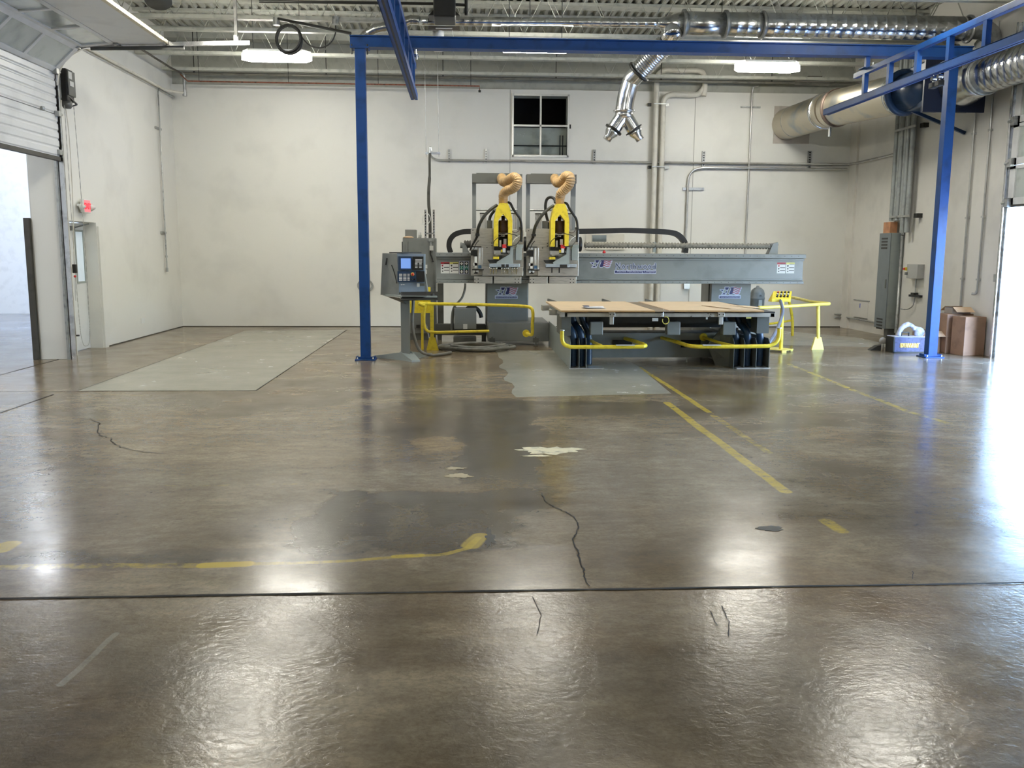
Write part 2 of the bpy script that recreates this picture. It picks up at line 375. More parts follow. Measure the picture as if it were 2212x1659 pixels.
# replaced slabs: cleaner grey concrete
onfloor([(-4.42, 10.36), (-2.40, 10.36), (-2.40, 18.55), (-4.42, 18.3)], 'concrete_patch', PATCHM)
onfloor([fp(1115, 858), fp(1450, 850), fp(1372, 786), fp(1300, 757), fp(1068, 757), fp(1075, 764), fp(1077, 772), fp(1086, 778), fp(1087, 784), fp(1078, 790), fp(1079, 795), fp(1092, 799), fp(1098, 806), fp(1094, 812), fp(1088, 816), fp(1090, 822), fp(1106, 828), fp(1112, 836), fp(1106, 843), fp(1105, 849)], 'concrete_patch', PATCHM)
onfloor([(5.0, 15.6), (7.6, 15.0), (7.6, 16.9), (6.2, 19.0), (5.0, 19.0)], 'concrete_patch', PATCHM)
JM = mat('joint_filler', (.012, .010, .008), .8, var=.2)
PAINT = mat('worn_yellow_floor_paint', (.50, .38, .05), .3, var=.3, vscale=9, col2=(.20, .16, .08))
PAINTF = mat('faded_yellow_floor_paint', (.40, .30, .07), .25, var=.2, vscale=11, col2=(.20, .155, .06))
def worn(m, k):
    nt = m.node_tree; N = nt.nodes; L = nt.links; b_ = N['Principled BSDF']; g = N.new('ShaderNodeNewGeometry'); n = N.new('ShaderNodeTexNoise'); n.inputs['Scale'].default_value = 14; n.inputs['Detail'].default_value = 6; n.inputs['Roughness'].default_value = .7
    L.new(g.outputs['Position'], n.inputs['Vector']); r = N.new('ShaderNodeMapRange'); r.inputs[1].default_value = k; r.inputs[2].default_value = k+.25; L.new(n.outputs[0], r.inputs[0]); L.new(r.outputs[0], b_.inputs['Alpha'])
worn(PAINT, .22); worn(PAINTF, .30)
def ribbon(pts, w, name, m, jag=0., z=.0035, sub=1):
    q = [Vector((*p, z)) for p in pts]; r = [q[0]]
    for a, b in zip(q, q[1:]):
        for k in range(1, sub+1): r.append(a.lerp(b, k/sub))
    ce = [p+Vector((random.uniform(-jag, jag), random.uniform(-jag, jag), 0)) for p in r]; vs = []
    for i in range(len(ce)):
        t = (ce[min(i+1, len(ce)-1)]-ce[max(i-1, 0)]).normalized(); n = Vector((-t.y, t.x, 0)); ww = w*(random.uniform(.6, 1.3) if jag else 1)/2
        vs += [ce[i]-n*ww, ce[i]+n*ww]
    return MB().add(vs, [(2*i, 2*i+2, 2*i+3, 2*i+1) for i in range(len(ce)-1)]).build(name, m, floor)
y0 = fp(1106, 1277)[1]
ribbon([(-5.9, y0-.02), (-1.5, y0), (2.5, y0), (XR, y0+.01)], .020, 'expansion_joint', JM, .0015, sub=40)
ribbon([(-5.9, 10.34), (-2.40, 10.36)], .014, 'expansion_joint', JM, .002, sub=20)
ribbon([(-2.4, 10.36), (-2.4, 18.55)], .010, 'expansion_joint', JM, .002, sub=30)
ribbon([(-4.42, 10.36), (-4.42, 18.3)], .008, 'expansion_joint', JM, .002, sub=30)
ribbon([fp(0, 892.5), fp(116, 852)], .016, 'expansion_joint', JM, .001, sub=8)
ribbon([(XL-.02, 9.0), (XL-.02, 13.45)], .018, 'expansion_joint', JM, .001, sub=8)
ribbon([fp(1170, 1065), fp(1180, 1085), fp(1205, 1100), fp(1225, 1108), fp(1243, 1120), fp(1248, 1135), fp(1247, 1150), fp(1238, 1165), fp(1247, 1190), fp(1250, 1205), fp(1258, 1225), fp(1261, 1240), fp(1271, 1266)], .008, 'crack', JM, .007, sub=4)
ribbon([fp(150, 903), fp(195, 905), fp(214, 915), fp(212, 932), fp(216, 942), fp(238, 946), fp(243, 957), fp(261, 966), fp(300, 975), fp(355, 981)], .009, 'crack', JM, .01, sub=4)
for a in ([(1560, 1310), (1575, 1345), (1572, 1375)], [(1535, 1320), (1548, 1352)], [(1150, 1290), (1170, 1330), (1160, 1370)], [(1972, 1235), (1973, 1252)]):
    ribbon([fp(*q) for q in a], .004, 'crack', JM, .004, sub=4)
FILL = mat('cream_filler_patch', (.80, .74, .52), .3, var=.12, vscale=12)
FILL2 = mat('worn_filler_patch', (.45, .38, .24), .3, var=.2, vscale=12)
random.seed(3)
def blob(px, py, rx, ry, name, m, n=34, j=.35):
    c = P(px, py, Z=0); pts = []
    for k in range(n):
        a = 2*PI*k/n; r = 1+j*(.5*math.sin(3*a+px)+.35*math.sin(7*a+py)+.3*math.sin(11*a)+random.uniform(-.25, .25))
        pts.append((c.x+math.cos(a)*rx*r, c.y+math.sin(a)*ry*r))
    onfloor(pts, name, m, .0022)
blob(1188, 973, .24, .13, 'filler_patch', FILL); blob(1160, 985, .10, .03, 'filler_patch', FILL)
blob(990, 1028, .09, .06, 'filler_patch', FILL2); blob(982, 1012, .07, .04, 'filler_patch', FILL2)
TARM = mat('dark_tar_patch', (.03, .032, .028), .5, var=.2)
blob(1664, 1142, .075, .05, 'tar_patch', TARM, j=.25); blob(1058, 1162, .025, .15, 'tar_patch', TARM, j=.5)

# ---- ceiling: corrugated steel deck, flutes running away from the viewer
mb = MB(); x = XL-.3; vs = []; 
prof = []
while x < XR+.3:
    prof += [(x, ZD), (x+.055, ZD), (x+.075, ZD+.05), (x+.135, ZD+.05)]; x += .155
n = len(prof)
mb.add([(a, YF, b) for a, b in prof]+[(a, YB+.3, b) for a, b in prof], [(i, i+1, i+1+n, i+n) for i in range(n-1)])
mb.box(XL-.3, XR+.3, YF, YB+.3, ZD+.12, ZD+.2)
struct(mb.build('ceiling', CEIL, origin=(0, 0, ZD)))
# ---- back wall with the high window opening
wx0, wx1, wz0, wz1 = 1.06, 2.19, 3.63, 4.83
mb = MB()
mb.box(XL-.3, wx0, YB, YB+.3, 0, 4.96); mb.box(wx1, XR+.35, YB, YB+.3, 0, 4.96); mb.box(wx0, wx1, YB, YB+.3, 0, wz0); mb.box(wx0, wx1, YB, YB+.3, wz1, 4.96)
struct(mb.build('wall_back', WALL, origin=(0, YB, 0)))
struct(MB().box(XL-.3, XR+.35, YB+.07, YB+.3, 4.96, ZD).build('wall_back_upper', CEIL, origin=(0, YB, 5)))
struct(MB().box(XL, XR, YB-.32, YB-.02, ZD-.13, ZD-.002).build('trim_1', JOIST))
for k, xx in enumerate((.985, 4.9)):
    struct(MB().box(xx-.008, xx+.008, YB-.004, YB, 0, 4.95).build('trim_%d' % (2+k), mat('panel_seam', (.42, .42, .38), .6, var=0)))
struct(MB().box(XL, XR, YB-.006, YB, 0, .018).build('baseboard_back', RUB))
struct(MB().box(XL, XL+.006, 15.2, YB, 0, .016).build('baseboard_left', RUB))
# ---- left wall: overhead door opening, recessed exit door
dy0, dy1, dzt = 8.9, 13.45, 3.25
ey0, ey1, ezt = 14.02, 15.06, 2.04
mb = MB(); a, b = XL-.28, XL
mb.box(a, b, YF, dy0, 0, ZD); mb.box(a, b, dy0, dy1, dzt, ZD); mb.box(a, b, dy1, ey0, 0, ZD); mb.box(a, b, ey0, ey1, ezt, ZD); mb.box(a, b, ey1, YB+.2, 0, ZD)
mb.box(XL, XL+.03, ey1+.02, ey1+.16, 0, .9*2.2)
struct(mb.build('wall_left', WALL, origin=(XL, 0, 0)))
struct(MB().box(XL-.34, XL-.283, dy1-.0, dy1+.1, 0, 2.05).box(XL-.34, XL-.02, dy1+.001, dy1+.02, 0, 0.001).build('trim_4', RUB))
# door guard (dark rubber-faced post) on the far side of the jamb
struct(MB().box(XL-.36, XL-.285, dy1-.06, dy1+.06, 0, 2.05).build('trim_5', RUB))
struct(MB().box(XL-.26, XL+.16, dy1-.012, dy1+.09, 0, 3.1).box(XL, XL+.05, dy1+.09, dy1+.50, 0, 2.98).build('trim_6', WALL, bevel=.004))
# ---- exit door
mb = MB(); X = XL-.2
dr = struct(MB().box(X-.05, X, ey0+.02, ey1-.02, .01, ezt-.02).build('door_1', DOORP))
w0 = P(161, 500, X=X); w1 = P(183, 607, X=X)
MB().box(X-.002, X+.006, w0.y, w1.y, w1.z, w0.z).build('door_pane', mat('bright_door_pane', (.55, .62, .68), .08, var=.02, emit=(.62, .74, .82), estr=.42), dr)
MB().box(X, X+.012, w0.y-.03, w1.y+.03, w0.z, w0.z+.03).box(X, X+.012, w0.y-.03, w1.y+.03, w1.z-.03, w1.z).box(X, X+.012, w0.y-.03, w0.y, w1.z, w0.z).box(X, X+.012, w1.y, w1.y+.03, w1.z, w0.z).build('pane_frame', GREYL, dr)
MB().box(X, X+.07, ey0+.1, ey1-.5, ezt-.14, ezt-.07).bar((X+.06, ey0+.5, ezt-.1), (X+.2, ey0+.75, ezt-.03), .02, .02).build('door_closer', GREYD, dr)
# ---- right wall with the big opening to daylight
ry0, ry1, rzt = 7.2, 13.42, 3.3
mb = MB(); a, b = XR, XR+.3
mb.box(a, b, YF, ry0, 0, ZD); mb.box(a, b, ry0, ry1, rzt, ZD); mb.box(a, b, ry1, YB+.2, 0, ZD)
struct(mb.build('wall_right', WALLR, origin=(XR, 0, 0)))
struct(MB().box(XR-.05, XR, YB-.34, YB, 0, ZD).build('trim_7', WALLR))
struct(MB().box(XL-.3, XR+.35, YF-.3, YF, 0, ZD).build('wall_front', WALL))
# ---- high interior window
wf = struct(MB().box(wx0-.03, wx1+.03, YB-.03, YB+.02, wz1, wz1+.04).box(wx0-.03, wx1+.03, YB-.03, YB+.02, wz0-.04, wz0).box(wx0-.04, wx0, YB-.03, YB+.02, wz0-.04, wz1+.04).box(wx1, wx1+.04, YB-.03, YB+.02, wz0-.04, wz1+.04)
            .box((wx0+wx1)/2-.018, (wx0+wx1)/2+.018, YB-.02, YB+.02, wz0, wz1).box(wx0, wx1, YB-.02, YB+.02, (wz0+wz1)/2-.018, (wz0+wz1)/2+.018).build('window_1', mat('window_frame_metal', (.62, .62, .58), .35, .3, var=.04)))
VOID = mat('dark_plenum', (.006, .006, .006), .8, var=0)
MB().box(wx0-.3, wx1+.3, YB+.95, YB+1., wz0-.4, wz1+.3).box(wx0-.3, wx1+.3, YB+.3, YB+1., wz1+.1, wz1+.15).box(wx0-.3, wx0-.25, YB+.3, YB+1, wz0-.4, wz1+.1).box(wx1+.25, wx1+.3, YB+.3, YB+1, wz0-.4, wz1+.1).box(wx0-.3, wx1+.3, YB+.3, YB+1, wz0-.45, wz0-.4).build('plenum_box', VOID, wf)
MB().box(wx0-.2, wx1+.2, YB+.16, YB+.6, wz0-.3, (wz0+wz1)/2-.02).build('sheet_metal_duct', mat('brushed_sheet_metal', (.62, .60, .52), .5, .7, var=.12, vscale=3), wf)
MB().box(wx0, wx1, YB+.1, YB+.12, wz0+.19, wz0+.215).box(wx1-.15, wx1-.13, YB+.1, YB+.12, wz0, wz0+.42).box(wx1-.09, wx1-.07, YB+.1, YB+.12, wz0, wz0+.42).build('conduit', BLKM, wf)
MB().box(wx1+.04, wx1+.075, YB-.03, YB, 4.18, 4.26).build('latch', BLKM, wf)
gl = MB().box(wx0, wx1, YB+.03, YB+.034, wz0, wz1).build('window_pane', mat('clear_pane', (.9, .95, .95), .03, var=0, trans=1., spec=.0), wf)

MATS['clear_pane'].node_tree.nodes['Principled BSDF'].inputs['IOR'].default_value = 1.04
# ---- the room beyond the left door
mb = MB().box(-22, XL-.3, 2, 24.0, -.2, -.002)
struct(mb.build('floor_next_room', floor_material('next_room_concrete', (.30, .285, .27), (.17, .155, .145), (.25, .225, .20), .2, False), origin=(0, 0, 0)))
struct(MB().box(-22, XL-.29, 23.2, 23.4, 0, 6).build('wall_next_back', WHTB)); struct(MB().box(-22, -21.8, 2, 24, 0, 6).build('wall_next_left', WHTB))
struct(MB().box(-22, XL-.29, 2, 24, 6, 6.2).build('ceiling_next_room', WHTB)); struct(MB().box(-22, XL-.29, 1.8, 2, 0, 6).build('wall_next_front', WHTB))
# ---- outdoors: pale concrete apron
ap = struct(MB().box(XR+.3, XR+40, -25, 45, -.25, -.03).build('ground_outside', mat('sunlit_apron_concrete', (.60, .60, .58), .8, var=.04)))

# ================================================================== LOGO + LABEL HELPERS
def decal(parent, name, polys, Y, px0, py0, sc, layer=0, d=.0012):
    """polys = [(material, points in enlarged-print units)], printed on the plane Y facing the viewer"""
    o = P(px0, py0, Y=Y); k = Y/FP/sc; mats = []; mb = MB()
    for i, (m, pts) in enumerate(polys):
        if m not in mats: mats.append(m)
        yy = Y-d*(1+i*.35)
        mb.prism([Vector((o.x+x*k, yy, o.z-y*k)) for x, y in pts], (0, d*.3, 0), mats.index(m))
    return mb.build(name, mats, parent)
def stroke(pts, w):
    """a 2D stroke as a closed polygon (mitred)"""
    L_ = []; Rr = []; n = len(pts)
    for i in range(n):
        a = Vector((*pts[max(i-1, 0)], 0)); b = Vector((*pts[min(i+1, n-1)], 0)); t = (b-a).normalized(); nn = Vector((-t.y, t.x, 0))*w/2; p = Vector((*pts[i], 0))
        L_.append((p+nn)[:2]); Rr.append((p-nn)[:2])
    return L_+Rr[::-1]
def arc(cx, cy, rx, ry, a0, a1, n=12): return [(cx+rx*math.cos(math.radians(a0+(a1-a0)*i/n)), cy+ry*math.sin(math.radians(a0+(a1-a0)*i/n))) for i in range(n+1)]
def ribbonwave(x0, x1, y, h, amp):
    n = 14; top = []; bot = []
    for i in range(n+1):
        t = i/n; x = x0+(x1-x0)*t; yy = y+amp*math.sin(2*PI*(t*.95+.12))*-1
        top.append((x, yy-h/2)); bot.append((x, yy+h/2))
    return top+bot[::-1]
LOGO = [(PALE, [(310, 505), (350, 470), (610, 470), (660, 480), (655, 320), (690, 285), (1005, 285), (1015, 330), (900, 620), (800, 860), (440, 860), (430, 830), (540, 680)]),
        (PALE, [(1010, 350), (1120, 285), (1300, 290), (1240, 760), (1300, 780), (1160, 865), (1020, 850), (945, 760), (1050, 480), (1090, 410)])]
for i in range(4): LOGO.append((PALE, ribbonwave(1240-25*i, 1870-45*i, 395+122*i, 150, 48)))
LOGO += [(NAVY, [(705, 345), (975, 345), (890, 505), (735, 505)]), (NAVY, [(375, 515), (585, 515), (530, 605)]), (NAVY, [(510, 812), (645, 705), (745, 812)]), (NAVY, [(880, 555), (768, 790), (752, 635)]),
         (GREYL, [(620, 500), (700, 520), (860, 520), (740, 620), (730, 740), (640, 680), (570, 700), (610, 590)]),
         (NAVY, [(1045, 345), (1300, 345), (1280, 600), (1225, 680), (1290, 730), (1150, 810), (1040, 800), (1005, 740), (1120, 480), (1115, 400)])]
for i in range(4): LOGO.append((PINK, ribbonwave(1300-20*i, 1790-40*i, 435+118*i-58, 60, 46)))
for i in range(4): LOGO.append((REDS, ribbonwave(1290-20*i, 1815-42*i, 378+118*i, 48, 46)))
def logo(parent, Y, px, py, name='star_flag_logo'): return decal(parent, name, LOGO, Y, px, py, 31.6)
BARD = [(PALE, [(285, 895), (310, 875), (1815, 875), (1840, 900), (1840, 1085), (1815, 1110), (305, 1110), (285, 1085)]), (NAVY, [(340, 950), (1790, 950), (1790, 1070), (340, 1070)])]
def warnings(parent, Y, px, py, w=20., h=24.):
    """pair of danger / caution stickers"""
    for k, (hd, nm) in enumerate(((LBLR, 'danger_sticker'), (LBLY, 'caution_sticker'))):
        x = px+k*(w+1); q = [(LBLW, [(0, 0), (w, 0), (w, h), (0, h)]), (hd, [(0, 0), (w, 0), (w, 4.2), (0, 4.2)]), (BLKM, [(w*.38, 2.6), (w*.95, 2.6), (w*.95, 3.8), (w*.38, 3.8)])]
        for j in (1, 2): q.append((BLKM, [(w*.36, 4+j*6.4), (w*.97, 4+j*6.4), (w*.97, 5.4+j*6.4), (w*.36, 5.4+j*6.4)]))
        for j in range(3): q.append((LBLR if (k == 0 and j == 0) else BLKM, [(w*(.1+.04*j), 6.2+j*6), (w*.3, 5.6+j*6.2), (w*.26, 9.8+j*5.4), (w*.14, 9+j*5.6)]))
        decal(parent, nm, q, Y, x, py, 1.)

# ================================================================== CNC ROUTER
YBm = 15.35
cnc = thing('cnc_router', 'large grey twin-head router machine with a long printed cross beam', 'cnc machine', (2.7, 15.7, 0))
zt, zb = P(1300, 547, Y=YBm).z, P(1300, 612, Y=YBm).z
bx0, bx1 = -.46, 5.885
cb = MB().box(bx0, bx1, YBm, YBm+.5, zb+.01, zt-.01).build('cross_beam', GREY, cnc)
h = zt-zb
MB().box(bx0-.01, bx1+.02, YBm-.07, YBm+.1, zt-.072, zt).box(bx0, bx1+.01, YBm-.03, YBm, zt-.115, zt-.08).build('upper_guide_rail', GREY, cb, bevel=.006)
MB().box(bx0-.01, bx1, YBm-.07, YBm+.1, zb, zb+.05).box(bx0, bx1, YBm-.03, YBm, zb+.055, zb+.085).build('lower_guide_rail', GREY, cb, bevel=.006)
mb = MB()
for i in range(52):
    x = bx0+.06+i*.121
    for z in (zt-.035, zb+.025): mb.cyl((x, YBm-.074, z), (x, YBm-.068, z), .009, 6)
mb.build('rail_bolts', GREYD, cb)
warnings(cb, YBm, 952, 566, 18.5, 24); warnings(cb, YBm, 1679, 567, 18.5, 23.5)
for k, (px, ltr) in enumerate(((993, 'Z'), (1003.5, 'W'))):
    decal(cb, 'jog_arrow_sticker', [(PALE, [(-1, -1), (9.2, -1), (9.2, 26.5), (-1, 26.5)]), (BLKM, [(0, 0), (8.2, 0), (8.2, 25.5), (0, 25.5)]), (TEAL, [(0, 8.5), (8.2, 8.5), (8.2, 17), (0, 17)]),
          (LBLW, [(4.1, .8), (7.6, 4.6), (5.6, 4.8), (5.6, 7.6), (2.6, 7.6), (2.6, 4.8), (.6, 4.6)]), (LBLW, [(4.1, 25), (7.6, 21), (5.6, 21), (5.6, 17.8), (2.6, 17.8), (2.6, 21), (.6, 21)])], YBm, px, 565, 1.)
    c = P(px+4.1, 577.8, Y=YBm); text(ltr, 'sticker_letter', .06, (c.x, YBm-.004, c.z), LBLW, cb)
logo(cb, YBm, 1264, 551)
# maker's name: hand-drawn serif capitals, pale outline behind
def ser(x, y, w=30): return [(x-w/2, y), (x+w/2, y)]
NW = [([(850, 190), (850, 340)], 14), ([(850, 185), (965, 345)], 30), ([(965, 190), (965, 340)], 14), (ser(845, 188, 50), 9), (ser(965, 188, 50), 9), (ser(850, 342, 50), 9),
      (arc(1070, 293, 38, 42, 0, 360, 20), 22), ([(1185, 250), (1185, 340)], 22), (ser(1190, 342, 56), 9), ([(1170, 255), (1185, 250)], 9), ([(1190, 275), (1210, 252), (1236, 256)], 16),
      ([(1298, 205), (1298, 325), (1310, 340), (1335, 336)], 20), (ser(1300, 252, 60), 9),
      ([(1375, 180), (1375, 340)], 22), (ser(1378, 342, 54), 9), ([(1355, 185), (1375, 182)], 9), ([(1380, 275), (1405, 252), (1435, 256), (1446, 280), (1446, 340)], 19), (ser(1448, 342, 50), 9),
      ([(1512, 252), (1542, 342)], 22), ([(1545, 342), (1572, 252)], 12), ([(1572, 252), (1600, 342)], 22), ([(1602, 342), (1632, 252)], 12), (ser(1512, 250, 44), 9), (ser(1632, 250, 40), 9),
      (arc(1722, 293, 40, 43, 0, 360, 20), 22), (arc(1858, 293, 40, 43, 0, 360, 20), 22), (arc(1990, 293, 34, 43, 0, 360, 20), 20), ([(2032, 180), (2032, 342)], 22), (ser(2020, 183, 36), 9), (ser(2040, 342, 40), 9)]
decal(cb, 'name_lettering', [(PALE, stroke(p, w+34)) for p, w in NW]+[(SLATE, stroke(p, w)) for p, w in NW], YBm, 1270, 555, 13.825, d=.0006)
decal(cb, 'name_bar', [(PALE, [(805, 385), (2062, 385), (2062, 492), (805, 492)]), (NAVY, [(822, 403), (2045, 403), (2045, 470), (822, 470)])], YBm, 1270, 555, 13.825)
c = P(1373.6, 586.5, Y=YBm); text('Machine Manufacturing Company', 'name_bar_lettering', .048, (c.x, YBm-.004, c.z), PALE, cb, sx=1.02)
# pedestals
for k, (a, b, base0, base1) in enumerate(((1052, 1140, 1054, 1186), (1536, 1621, 1500, 1640))):
    Yp = 15.8; xa = P(a, 650, Y=Yp).x; xb = P(b, 650, Y=Yp).x
    p = MB().box(xa, xb, Yp, Yp+.7, .36, zb).box(xa-.02, xb+.02, Yp+.12, Yp+.62, .3, zb-.02).build('pedestal', GREY, cnc, bevel=.008)
    xa = P(base0, 720, Y=YBm).x; xb = P(base1, 720, Y=YBm).x
    if k == 0:
        MB().box(xa, xb, YBm, YBm+1.3, .075, .40).build('pedestal_base', GREY, cnc, bevel=.01)
        for px in (1063, 1157):
            f = P(px, 740, Y=YBm); MB().box(f.x-.05, f.x+.05, YBm-.04, YBm-.005, .06, .14).cyl((f.x, YBm-.03, 0), (f.x, YBm-.03, .16), .012, 8).cyl((f.x, YBm-.03, 0), (f.x, YBm-.03, .02), .04, 12).build('levelling_foot', GREYD, cnc)
    else:
        MB().box(xa, xb, YBm+.2, YBm+1.2, .0, .40).build('pedestal_base', GREY, cnc, bevel=.01)
    logo(p, Yp, (1060 if k == 0 else 1545), 610); q = decal(p, 'web_address_bar', BARD, Yp, (1060 if k == 0 else 1545), 610, 31.6)
    c = P((1060 if k == 0 else 1545)+33.7, 642, Y=Yp); text('www.northwoodmachine.com', 'web_address_lettering', .030, (c.x, Yp-.004, c.z), PALE, p)
# rear support frame on the left
f = MB(); pbox(f, 945, 612, 958, 700, 16.4, .12); pbox(f, 940, 700, 1054, 724, 16.3, .16)
for px in (950, 1045): xx = P(px, 730, Y=16.4).x; f.box(xx-.04, xx+.04, 16.34, 16.42, 0, .24)
f.build('support_frame', GREYD, cnc)
# screw bellows along the top
zc = P(1450, 530.5, Y=15.6).z
mb = MB(); x = P(1262, 530, Y=15.6).x; xe = P(1664, 530, Y=15.6).x; pr = []; i = 0
while x+i*.027 < xe: pr.append((.056 if i % 2 else .036, i*.027)); i += 1
mb.lathe(pr, (x, 15.6, zc), (1, 0, 0), 20); o = mb.build('screw_bellows', mat('dusty_bellows', (.20, .19, .155), .6, var=.15, vscale=20), cnc)
mb = MB(); ppoly(mb, [(1680, 549), (1660, 549), (1670, 527), (1677, 524), (1681, 524)], 15.55, .16); mb.cyl(P(1664, 530, Y=15.6), P(1680, 527, Y=15.6), .035, 12); mb.build('bellows_end_bracket', GREY, cnc)
mb = MB(); pbox(mb, 1411, 523, 1417, 545, 15.58, .06); mb.build('bellows_clamp', GREYL, cnc)
mb = MB(); ppoly(mb, [(999, 549), (999, 525), (1004, 525), (1016, 549)], 15.55, .16); mb.cyl(P(994, 530, Y=15.6), P(999, 530, Y=15.6), .05, 12); mb.build('screw_end_bracket', GREY, cnc)
mb = MB(); x = P(1002, 530, Y=15.6).x; mb.lathe([(.075 if j % 2 else .055, j*.022) for j in range(8)], (x, 15.62, zc), (1, 0, 0), 16); mb.build('short_bellows', mat('dark_bellows', (.05, .048, .04), .6, var=.1), cnc)
# cable carriers
Yc = 15.82
cc = MB().band(smooth_path([P(x, y, Y=Yc) for x, y in [(1246, 500), (1300, 499), (1360, 498), (1420, 500), (1452, 503), (1466, 509), (1476, 520), (1480, 532), (1479, 546)]], 5), .14, .088).build('cable_carrier', BLK, cnc)
MB().band(smooth_path([P(x, y, Y=Yc) for x, y in [(1019, 500), (1000, 501), (982, 507), (972, 519), (970, 533), (974, 546)]], 6), .14, .088).build('cable_carrier', BLK, cnc)
mb = MB(); pbox(mb, 1280, 508, 1310, 522, 16.0, .1); mb.build('junction_box', GREYL, cnc)

def router_head(k):
    D = (0., .936)[k]
    t = bpy.data.objects.new('router_head', None)
    Q = lambda x, y, Y: P(x, y, Y=Y)+Vector((D*(1 if Y else 0), 0, 0))
    def bx(mb, x0, y0, x1, y1, Y, d, m=0):
        a, b = P(x0, y0, Y=Y), P(x1, y1, Y=Y); return mb.box(a.x+D, b.x+D, Y, Y+d, b.z, a.z, m)
    def pp(mb, pts, Y, d, m=0): return mb.prism([Q(x, y, Y) for x, y in pts], (0, d, 0), m)
    # carriage plate (the part everything else of the head is bolted to)
    mb = MB(); pp(mb, [(1017, 493), (1066, 493), (1066, 497), (1131, 497), (1131, 577), (1127, 595), (1017, 595)], 15.2, .06); bx(mb, 1042, 577, 1130, 596, 15.14, .05)
    head = mb.build('router_head', ALU, cnc, bevel=.003)
    mb = MB(); bx(mb, 1024, 597, 1063.5, 612.5, 15.18, .09); bx(mb, 1067, 597, 1126, 612.5, 15.18, .09); mb.build('lower_slide_plate', ALU, head, bevel=.003)
    mb = MB()
    for x, y in [(1026, 603), (1033, 603), (1026, 610), (1033, 610), (1113, 603), (1120, 603), (1113, 610), (1120, 610), (1062.5, 525), (1062.5, 531), (1052, 535), (1021.5, 497.5)]:
        q = Q(x, y, 15.18); mb.cyl((q.x, 15.176, q.z), (q.x, 15.202, q.z), .009, 8)
    mb.build('cap_screws', BLKM, head)
    # tall frame behind
    mb = MB(); bx(mb, 1020, 376, 1028.5, 500, 15.78, .09); bx(mb, 1118, 376, 1127, 500, 15.78, .09)
    mb.build('frame_upright', GREY, head)
    mb = MB(); bx(mb, 1020, 375, 1128, 395, 15.62, .30); bx(mb, 1029, 373.5, 1119, 376, 15.62, .30); mb.build('hose_frame_box', GREYD, head)
    mb = MB(); a = Q(1028, 453, 15.8); b = Q(1119, 453, 15.8); mb.cyl(a, b, .018, 10); mb.build('frame_crossbar', GALVD, head)
    # cylinders / motor blocks behind the plate
    mb = MB()
    for x0, x1 in ((1037, 1040.5), (1041.5, 1045), (1046, 1051), (1108, 1111), (1112, 1116)): bx(mb, x0, 461, x1, 495, 15.32, .05)
    mb.build('lift_cylinder', ALUL, head)
    mb = MB(); bx(mb, 1036.5, 459.5, 1051.5, 462, 15.3, .09); bx(mb, 1103, 459.5, 1117, 462, 15.3, .09); mb.build('cylinder_cap', BLKM, head)
    mb = MB(); bx(mb, 1052, 476, 1064, 493, 15.22, .12); mb.build('servo_motor', GREYD, head, bevel=.006)
    # yellow dust shroud with its pointed arch
    sh = [(1079, 439), (1097, 439), (1102, 451), (1107, 476), (1106, 532), (1097.5, 532), (1097.5, 476), (1087, 462), (1076.5, 476), (1076, 532), (1067, 532), (1067, 476), (1072, 451)]
    sh = [(x, y) for x, y in sh]
    mb = MB(); pts = [Q(x, y, 14.86) for x, y in sh]
    mb.prism([pts[i] for i in (0, 1, 2, 3, 6, 7, 8, 11, 12)], (0, .27, 0)); mb.prism([pts[i] for i in (3, 4, 5, 6)], (0, .27, 0)); mb.prism([pts[i] for i in (8, 9, 10, 11)], (0, .27, 0))
    mb.build('dust_shroud', YEL, head)
    mb = MB(); q = Q(1087, 431, 14.98); mb.lathe([(.070+(.007 if j % 2 else 0), -.07+.0145*j) for j in range(11)], q, (0, 0, 1), 20); mb.build('hose_collar', mat('amber_hose_collar', (.42, .24, .07), .35, var=.1), head)
    # tan flexible hose
    if k == 0: hp = [(1087, 426, 14.98), (1089, 418, 14.96), (1097, 411.5, 14.9), (1108, 407, 14.85), (1116, 399, 14.8), (1118, 389, 14.8), (1110, 383, 14.88), (1099, 389, 14.98), (1089, 393, 15.1), (1084, 388, 15.3), (1084, 384, 15.62)]
    else: hp = [(1087.5, 426, 14.98), (1089.5, 416, 14.94), (1099, 406, 14.88), (1107, 395, 14.82), (1107.5, 382, 14.82), (1099, 379.5, 14.92), (1092, 389, 15.0), (1084, 394, 15.12), (1080, 389, 15.3), (1081, 384, 15.62)]
    path = smooth_path([Q(x, y, Y) for x, y, Y in hp], 14)
    MB().tube(path, [.071+(.010 if i % 4 < 2 else 0) for i in range(len(path))], 18).build('dust_hose', TAN, head)
    q = Q(1084, 384, 15.6); MB().cyl(q+Vector((0, -.03, 0)), q+Vector((0, .03, 0)), .082, 20).build('hose_clamp', GALVD, head)
    # spindle motor
    q0 = Q(1087, 476, 15.02); mb = MB(); H = q0.z-Q(1087, 512, 15.02).z
    mb.lathe([(.03, .07), (.03, .0), (.072, 0), (.075, -.02), (.068, -.03), (.068, -.10), (.073, -.11), (.073, -H*.8), (.05, -H*.82), (.05, -H)], q0, (0, 0, 1), 18); mb.build('spindle_motor', BROWNM, head)
    mb = MB(); bx(mb, 1077, 503, 1097, 507, 14.96, .1); bx(mb, 1083, 508, 1090, 511, 14.95, .06); bx(mb, 1079, 519, 1083, 533, 14.94, .06); bx(mb, 1088, 516, 1094, 528, 14.95, .05); mb.build('spindle_bracket', ALUL, head)
    mb = MB(); bx(mb, 1068, 533, 1104, 541, 14.98, .2); bx(mb, 1077, 478, 1097, 534, 15.12, .06); mb.build('dust_skirt', BLK, head)
